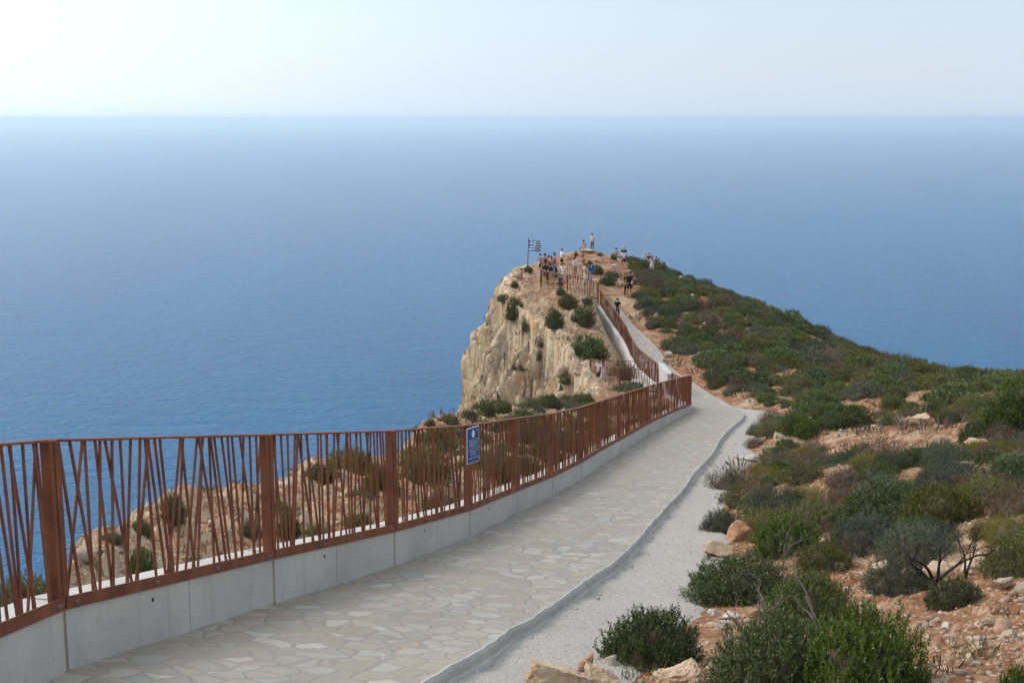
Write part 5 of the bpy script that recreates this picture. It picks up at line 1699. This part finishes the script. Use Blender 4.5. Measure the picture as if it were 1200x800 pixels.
POSES = {
    'stand': pose(),
    'walk': pose(knR=(.10, -.14, .50), anR=(.10, -.17, .09), toeR=(.11, -.32, .05), knL=(-.10, .04, .50), anL=(-.10, .26, .13), toeL=(-.11, .13, .04), elR=(.22, .10, 1.14), wrR=(.22, .06, .90), wrL=(-.22, -.16, .94)),
    'photo': pose(el=(.25, -.10, 1.22), wr=(.09, -.20, 1.52)),
    'lookback': pose(elR=(.27, -.10, 1.24), wrR=(.10, -.10, 1.60), wrL=(-.20, -.03, .90)),
    'phone': pose(el=(.23, -.02, 1.15), wr=(.07, -.24, 1.22), hb=(0, -.02, 1.53), hm=(0, -.06, 1.60), ht=(0, -.07, 1.67)),
    'lean': pose(chest=(0, -.10, 1.28), neck=(0, -.16, 1.41), hb=(0, -.19, 1.48), hm=(0, -.23, 1.56), ht=(0, -.23, 1.63), shR=(.165, -.13, 1.36), shL=(-.165, -.13, 1.36), spine=(0, -.02, 1.11), el=(.21, -.24, 1.10), wr=(.12, -.42, 1.12)),
    'hips': pose(el=(.32, .08, 1.16), wr=(.17, .0, .99)),
}
_s = pose(pelvis=(0, 0, .13), hip=(.09, 0, .13), kn=(.13, -.36, .43), an=(.12, -.50, .08), toe=(.125, -.64, .035), el=(.24, -.12, .34), wr=(.12, -.34, .40))
for k in ('spine', 'chest', 'neck', 'hb', 'hm', 'ht', 'shR', 'shL'): _s[k] = (_s[k][0], _s[k][1], _s[k][2] - .80)
POSES['sit'] = _s
_c = pose(pelvis=(0, .06, .36), hip=(.09, .05, .36), kn=(.14, -.30, .48), an=(.12, -.04, .09), toe=(.125, -.20, .035), el=(.24, -.20, .66), wr=(.14, -.40, .56))
for k in ('spine', 'chest', 'neck', 'hb', 'hm', 'ht', 'shR', 'shL'): _c[k] = (_c[k][0], _c[k][1] - .06, _c[k][2] - .57)
POSES['crouch'] = _c

_skinq = []
def skin_obj(name, pts, edges, rads, mat, parent, sub=1):
    me = bpy.data.meshes.new(name)
    me.from_pydata(pts, edges, [])
    o = link(bpy.data.objects.new(name, me), parent)
    md = o.modifiers.new('skin', 'SKIN'); md.use_smooth_shade = True
    for k, r in enumerate(rads):
        sv = me.skin_vertices[0].data[k]
        sv.radius = r if isinstance(r, tuple) else (r, r)
        sv.use_root = (k == 0)
    s = o.modifiers.new('sub', 'SUBSURF'); s.levels = sub; s.render_levels = sub
    me.materials.append(mat)
    _skinq.append((o, mat))
    return o

def lerp(a, b, t): return tuple(x + (y - x) * t for x, y in zip(a, b))

def finish_skins():
    bpy.context.view_layer.update()
    dg = bpy.context.evaluated_depsgraph_get()
    new = [(o, mat, bpy.data.meshes.new_from_object(o.evaluated_get(dg))) for o, mat in _skinq]
    for o, mat, me in new:
        o.modifiers.clear()
        old = o.data; me.name = o.name; o.data = me
        bpy.data.meshes.remove(old)
        if not me.materials: me.materials.append(mat)
        extra = o.get('_extra')
    for o, verts, faces in _join:                     # fingers and nose join the body's own mesh
        bm = bmesh.new(); bm.from_mesh(o.data)
        vs = [bm.verts.new(v) for v in verts]
        for f in faces:
            try: bm.faces.new([vs[i] for i in f])
            except ValueError: pass
        bm.to_mesh(o.data); bm.free()
        o.data.polygons.foreach_set('use_smooth', [True] * len(o.data.polygons))
    _skinq.clear(); _join.clear()
_join = []
_cm = {}
def cloth(col):
    if col not in _cm: _cm[col] = plain('cloth_%d' % len(_cm), col, 0.85, 0.15)
    return _cm[col]
SKIN_T = {0: (0.56, 0.36, 0.27), 1: (0.48, 0.29, 0.20), 2: (0.38, 0.215, 0.145)}

def make_person(label, pose_name, top, bottom, hair, skin=1, group=None):
    p = POSES[pose_name]
    root = empty('person'); tag(root, label, 'person', group)
    sm = cloth(SKIN_T[skin])
    names = ['pelvis', 'spine', 'chest', 'neck', 'hb', 'hm', 'ht', 'shR', 'elR', 'wrR', 'shL', 'elL', 'wrL', 'hipR', 'knR', 'anR', 'toeR', 'hipL', 'knL', 'anL', 'toeL']
    pts = [p[n] for n in names]
    # palms beyond the wrists
    idx = {n: i for i, n in enumerate(names)}
    for s in 'RL':
        d = (Vector(p['wr' + s]) - Vector(p['el' + s])).normalized()
        pts.append(tuple(Vector(p['wr' + s]) + d * 0.085)); idx['pa' + s] = len(pts) - 1
    ed = [(0, 1), (1, 2), (2, 3), (3, 4), (4, 5), (5, 6), (2, 7), (7, 8), (8, 9), (2, 10), (10, 11), (11, 12), (0, 13), (13, 14), (14, 15), (15, 16), (0, 17), (17, 18), (18, 19), (19, 20), (9, 21), (12, 22)]
    rad = [(.125, .10), (.11, .088), (.135, .10), .05, .06, (.082, .10), (.055, .065), .058, .042, .029, .058, .042, .029, .085, .055, .038, .034, .085, .055, .038, .034, (.036, .018), (.036, .018)]
    body = skin_obj('body', pts, ed, rad, sm, root)
    mb = MB()
    for s in 'RL':
        w = Vector(p['wr' + s]); d = (w - Vector(p['el' + s])).normalized()
        side = d.cross(Vector((0, -1, 0.3))).normalized()
        if side.length < .5: side = Vector((1, 0, 0))
        pn = d.cross(side)
        for k, L in enumerate((.062, .074, .080, .072)):
            b = w + d * 0.075 + side * (-.027 + .018 * k)
            mb.tube([b, b + d * L * .55 + pn * .008, b + d * L * .9 + pn * .03], [.009, .008, .006], 5)
        b = w + d * 0.03 + side * .028
        mb.tube([b, b + d * .03 + side * .025, b + d * .062 + side * .03 + pn * .01], [.010, .009, .007], 5)
    hm = Vector(p['hm'])
    mb.tube([hm + Vector((0, -.085, .02)), hm + Vector((0, -.112, -.012)), hm + Vector((0, -.095, -.03))], [.008, .014, .008], 5)
    for sx in (-1, 1):
        mb.tube([hm + Vector((sx * .078, .01, .015)), hm + Vector((sx * .094, .018, -.005)), hm + Vector((sx * .078, .01, -.035))], [.008, .012, .006], 5)
    _join.append((body, mb.v, mb.f))
    me_ = MB()
    for sx in (-1, 1):
        me_.box(hm + Vector((sx * .033, -.092, .012)), (.024, .012, .012))
    me_.box(hm + Vector((0, -.090, -.055)), (.042, .012, .008))
    me_.build('facial_features', M['dark'], root)
    # top
    kind, col = top
    if kind:
        q = [p['pelvis'], p['spine'], p['chest'], lerp(p['chest'], p['neck'], .55), p['shR'], lerp(p['shR'], p['elR'], .95 if kind == 'long' else .7), p['shL'], lerp(p['shL'], p['elL'], .95 if kind == 'long' else .7)]
        q[0] = lerp(p['pelvis'], p['spine'], -0.12 if kind != 'strap' else .35)
        e = [(1, 0), (1, 2), (2, 3), (2, 4), (4, 5), (2, 6), (6, 7)]
        r = [(.15, .125), (.135, .112), (.155, .12), (.085, .08), .078, .064, .078, .064]
        order = [1, 0, 2, 3, 4, 5, 6, 7]
        if kind == 'strap':
            q, e, r = q[:4], [(1, 0), (1, 2), (2, 3)], [(.13, .11), (.127, .105), (.145, .112), (.07, .06)]
        if kind == 'long':
            n = len(q); q += [p['wrR'], p['wrL']]; e += [(5, n), (7, n + 1)]; r += [.043, .043]
        skin_obj('shirt', q, e, r, cloth(col), root)
    # bottom
    kind, col = bottom
    if kind in ('shorts', 'trousers'):
        t = .82 if kind == 'shorts' else 1.0
        q = [p['pelvis'], lerp(p['pelvis'], p['spine'], .35), p['hipR'], lerp(p['hipR'], p['knR'], t), p['hipL'], lerp(p['hipL'], p['knL'], t)]
        e = [(0, 1), (0, 2), (2, 3), (0, 4), (4, 5)]
        r = [(.142, .118), (.128, .105), .105, .085 if kind == 'shorts' else .07, .105, .085 if kind == 'shorts' else .07]
        if kind == 'trousers':
            q += [p['anR'], p['anL']]; e += [(3, 6), (5, 7)]; r += [.058, .058]
        skin_obj(kind if kind == 'shorts' else 'trousers', q, e, r, cloth(col), root)
    elif kind == 'skirt':
        mb = MB(); rows = []
        a, b = Vector(p['spine']), (Vector(p['knR']) + Vector(p['knL'])) / 2
        if pose_name in ('stand', 'lean', 'walk', 'hips', 'phone', 'photo', 'lookback'): b = b + Vector((0, 0, -.12))
        for f, rr in ((0, .12), (.25, .15), (.6, .19), (1, .25)):
            c = a.lerp(b, f)
            rows.append([(c.x + rr * math.cos(t) * (1 + .06 * math.sin(5 * t) * f), c.y + rr * .85 * math.sin(t), c.z + .01 * math.sin(3 * t)) for t in np.linspace(0, 2 * math.pi, 20, endpoint=False)])
        mb.strip(rows, closed=True); mb.build('skirt', cloth(col), root, True)
    # shoes
    mb = MB()
    for s in 'RL':
        a, t = Vector(p['an' + s]), Vector(p['toe' + s])
        mb.tube([a + Vector((0, .05, -.04)), a + Vector((0, 0, -.035)), a.lerp(t, .6) + Vector((0, 0, 0)), t + (t - a) * .12], [.035, .046, .044, .025], 8)
    mb.build('shoes', cloth((.12, .11, .10)), root, True)
    # hair or hat
    kind, col = hair
    mb = MB(); rows = []
    for j in range(7):
        ph = -0.15 + j / 6 * 1.65
        rr = math.cos(ph) if j < 6 else 0.05
        rows.append([hm + Vector((.094 * rr * math.cos(t), .026 + .104 * rr * math.sin(t) - (.0), .012 + .098 * math.sin(ph) + (.03 if math.sin(t) < -.3 and j < 3 else 0))) for t in np.linspace(0, 2 * math.pi, 14, endpoint=False)])
    mb.strip(rows, closed=True)
    if kind == 'long':
        mb.tube([hm + Vector((0, .07, .05)), hm + Vector((0, .11, -.06)), hm + Vector((0, .115, -.2)), hm + Vector((0, .10, -.33))], [.06, .085, .085, .03], 8)
    if kind == 'bun':
        mb.tube([hm + Vector((0, .06, .10)), hm + Vector((0, .07, .14)), hm + Vector((0, .07, .18))], [.02, .05, .02], 8)
    if kind == 'hat':
        rows = [[hm + Vector((r_ * math.cos(t), .01 + r_ * math.sin(t), z_)) for t in np.linspace(0, 2 * math.pi, 18, endpoint=False)] for r_, z_ in ((.10, .03), (.21, .035), (.20, .045), (.105, .055), (.10, .13), (.05, .15))]
        mb.strip(rows, closed=True)
    if kind == 'cap':
        mb.box(hm + Vector((0, -.13, .045)), (.13, .10, .015))
    mb.build('hair' if kind not in ('hat', 'cap') else 'hat', cloth(col), root, True)
    return root

W_, B_, DK = (.72, .71, .70), (.018, .018, .02), (.022, .016, .013)
# label, pose, top, bottom, hair, skin, u, v_head, v_feet, Y (None: where the ray meets the ground), facing (degrees, 0 = towards the camera)
PEOPLE = [
 ('person in white tee standing on the summit rock, one hand at the face', 'lookback', ('tee', (.62, .61, .60)), ('trousers', (.13, .12, .125)), ('short', (.05, .04, .035)), 1, 694, 271.5, 292.5, 114, 150),
 ('person in white dress seated on the summit rock', 'sit', ('strap', (.68, .66, .64)), ('skirt', (.70, .69, .67)), ('bun', DK), 1, 684, 281, 293, 113, 200),
 ('man in grey tee and black shorts standing outside the left corner of the platform', 'lean', ('tee', (.30, .30, .30)), ('shorts', B_), ('short', DK), 1, 634, 297, 322.5, 96.5, 200),
 ('dark haired person in dark strap top behind the man in grey tee', 'stand', ('strap', (.10, .03, .03)), ('shorts', (.05, .05, .06)), ('short', DK), 2, 638.5, 297.5, 326, 98.5, 230),
 ('person in white and red top bending over the platform railing', 'phone', ('tee', (.55, .50, .48)), ('shorts', (.04, .04, .05)), ('short', DK), 2, 642.5, 299.5, 327, 98, 160),
 ('tanned person in red top at the back platform railing', 'lean', ('strap', (.30, .07, .05)), ('shorts', (.03, .03, .04)), ('bun', DK), 2, 645.5, 300.5, 328, 99, 170),
 ('woman in tank top and pale denim shorts with her hair up on the platform', 'stand', ('strap', (.20, .11, .09)), ('shorts', (.24, .32, .42)), ('bun', DK), 1, 650, 296.5, 325, 97, 60),
 ('tall man in white tee and black shorts above the viewing platform', 'hips', ('tee', W_), ('shorts', B_), ('cap', (.05, .05, .055)), 1, 658.5, 291.5, 316, 104, 300),
 ('person in white top and white trousers at the platform corner post', 'lean', ('tee', W_), ('trousers', (.68, .68, .67)), ('short', DK), 1, 660, 308, 331, 91, 180),
 ('person in green top crouching behind the front platform railing', 'crouch', ('tee', (.10, .20, .15)), ('shorts', (.04, .05, .05)), ('long', DK), 1, 651.5, 313, 328, 90, 200),
 ('person in dark clothes crouching below the platform railing', 'crouch', ('tee', (.03, .03, .04)), ('trousers', (.03, .035, .06)), ('short', DK), 2, 655.5, 321, 337, 88, 120),
 ('person in black crouching at the left end of the front platform railing', 'crouch', ('tee', (.04, .03, .03)), ('shorts', B_), ('short', DK), 2, 640.5, 314, 331, 90, 190),
 ('dark haired woman in white blouse behind the back platform railing', 'stand', ('long', (.66, .66, .70)), ('shorts', (.40, .22, .16)), ('long', DK), 1, 674, 300.5, 326, 100, 50),
 ('long haired woman in orange top and white shorts near the blue sign', 'stand', ('strap', (.40, .17, .10)), ('shorts', (.66, .66, .68)), ('long', DK), 1, 683.5, 298.5, 324, 101, 30),
 ('person in beige top and white trousers beside the square blue sign', 'stand', ('tee', (.42, .36, .29)), ('trousers', (.62, .62, .60)), ('short', DK), 1, 685.5, 309, 327, 95, 120),
 ('bare shouldered person sitting on the cliff edge left of the flagpole', 'sit', ('strap', (.42, .25, .17)), ('shorts', (.30, .26, .22)), ('short', DK), 1, 611, 314.5, 323, 94, 240),
 ('dark haired person half hidden by the bush behind the summit', 'stand', ('strap', (.33, .20, .14)), ('shorts', (.14, .13, .14)), ('short', DK), 1, 722, 291, 313, 117, 330),
 ('blond person in black top behind the man in white tee on the trail', 'stand', ('tee', B_), ('shorts', (.10, .10, .11)), ('hat', (.52, .38, .16)), 0, 731, 289, 313, 115, 180),
 ('man in white tee and black shorts walking up the trail', 'walk', ('tee', W_), ('shorts', B_), ('short', DK), 1, 731, 293, 315, 112, 195),
 ('person in white top and pale hat in the group on the right ridge', 'stand', ('tee', (.66, .62, .63)), ('shorts', (.50, .46, .47)), ('hat', (.55, .45, .38)), 1, 756, 296, 313, 113, 200),
 ('person in black top and pink skirt in the group on the right ridge', 'stand', ('tee', B_), ('skirt', (.50, .33, .36)), ('short', DK), 1, 761, 296.5, 314, 113.5, 180),
 ('person in lilac top in the group on the right ridge', 'stand', ('tee', (.50, .42, .52)), ('skirt', (.55, .48, .56)), ('long', (.20, .10, .07)), 1, 764.2, 299, 314, 112.5, 160),
 ('dark clothed person seated at the right of the group on the ridge', 'crouch', ('tee', (.035, .03, .035)), ('trousers', B_), ('short', DK), 1, 769, 298, 312.5, 112, 180),
 ('person in grey blue top, rightmost of the group on the ridge', 'crouch', ('tee', (.12, .15, .20)), ('shorts', (.05, .06, .08)), ('short', DK), 1, 772.4, 300, 313, 112.5, 200),
 ('tall man in black tee with white print and black shorts on the trail', 'stand', ('tee', B_), ('shorts', B_), ('short', DK), 2, 737.5, 319, 351, 87, 10),
 ('person in black tee close behind the tall man on the trail', 'stand', ('tee', (.03, .03, .033)), ('trousers', (.03, .03, .035)), ('long', DK), 1, 734, 320, 347, 89.5, 20),
 ('dark haired person in black top on the far path beside the railing', 'walk', ('tee', B_), ('trousers', (.025, .03, .045)), ('short', DK), 1, 723.5, 349, 372, 80.5, 180),
 ('person in striped pale shirt and dark shorts inside the small lookout', 'lean', ('tee', (.48, .44, .46)), ('shorts', (.07, .06, .07)), ('short', DK), 1, 702, 418.5, 450, 66.2, 170),
 ('person in long pale striped dress inside the small lookout', 'lean', ('tee', (.56, .55, .57)), ('skirt', (.60, .59, .60)), ('long', DK), 1, 707.5, 418.5, 450, 66.0, 190),
]
PROOTS = []
def make_people():
    for row in PEOPLE:
        PROOTS.append(make_person(row[0], row[1], row[2], row[3], row[4], row[5]))
    finish_skins()

def place_people():
    for root, row in zip(PROOTS, PEOPLE):
        u, vh, vf, Y, face = row[6:11]
        hpx = vf - vh
        full = {'sit': 0.92, 'crouch': 1.14}.get(row[1], 1.70)
        best = None
        for dY in ([0] if 'small lookout' in row[0] else np.arange(-9, 9.1, 0.3)):
            Yc = Y + dY
            q_ = P(u, (vf + vh) / 2, Yc)
            z_ = LOOK['small_z'] if 'small lookout' in row[0] else ground_at(q_[0], q_[1])
            H_ = min(max(hpx * Yc / F, full * 0.88), full * 1.07)
            yy = Yc * CP - (z_ + H_) * SP; zz = Yc * SP + (z_ + H_) * CP
            e = abs(400 - F * zz / yy - vh) + 0.12 * abs(dY)
            if best is None or e < best[0]: best = (e, q_, z_, H_)
        e, q, z, H = best
        root.location = (q[0], q[1], z)
        root.rotation_euler = (0, 0, R(face))
        k = H / full
        root.scale = (k, k, k)
        hv = 0
        d = Vector((q[0], q[1], z + H)); 
        yc = d.y * CP - d.z * SP; zc = d.y * SP + d.z * CP
        print('PERSON', u, 'wanted head', vh, 'got', round(400 - F * zc / yc, 1), 'H', round(H, 2))
# ------------------------------------------------------------------ assemble
M['ground'] = mat_ground(); M['cliff'] = mat_cliff(); M['rust'] = mat_rust(); M['concrete'] = mat_concrete()
M['kerb'] = mat_concrete('mortar_kerb', (0.46, 0.43, 0.385)); M['joint'] = mat_concrete('joint_filler', (0.40, 0.34, 0.25))
M['paving'] = mat_paving(); M['gravel'] = mat_gravel()
M['joint_dark'] = plain('dark_form_joint', (0.20, 0.185, 0.165), 0.9)
M['dark'] = plain('dark_metal', (0.03, 0.03, 0.03), 0.6); M['bolt'] = plain('dull_bolt_steel', (0.24, 0.18, 0.15), 0.5)
M['white_paint'] = plain('white_paint', (0.75, 0.75, 0.73), 0.5); M['pale_mark'] = plain('pale_grey_print', (0.50, 0.52, 0.55), 0.5)
M['sign_blue'] = plain('sign_blue', (0.025, 0.095, 0.30), 0.4); M['sign_yellow'] = plain('sign_yellow_green', (0.55, 0.62, 0.12), 0.5)
M['flag_white'] = plain('flag_white', (0.85, 0.85, 0.85), 0.8); M['flag_blue'] = plain('flag_blue', (0.06, 0.14, 0.40), 0.8)
make_people()
build_light(); build_sea(); build_haze()
TER = build_terrain(); CLF = build_cliff(); build_path(); build_fences(); build_lookouts(); build_signs(); build_flag()
M['rubble'] = mat_rock('loose_stone', (0.30, 0.19, 0.12), (0.42, 0.31, 0.22), (0.52, 0.44, 0.35))
M['rock_tan'] = mat_rock('tan_limestone', (0.34, 0.23, 0.155), (0.47, 0.36, 0.26), (0.56, 0.47, 0.37))
M['rock_red'] = mat_rock('iron_stained_limestone', (0.28, 0.155, 0.095), (0.41, 0.265, 0.17), (0.50, 0.38, 0.28))
M['rock_white'] = mat_rock('pale_limestone', (0.42, 0.37, 0.31), (0.53, 0.48, 0.42), (0.63, 0.59, 0.54))
setup_bvh(); place_people(); build_protos()
for a in SHRUBS: near_shrub(*a)
print('SCATTER', scatter_shrubs())
build_rubble(); build_groundcover(); build_boulders(); scatter_rocks(); build_dead()
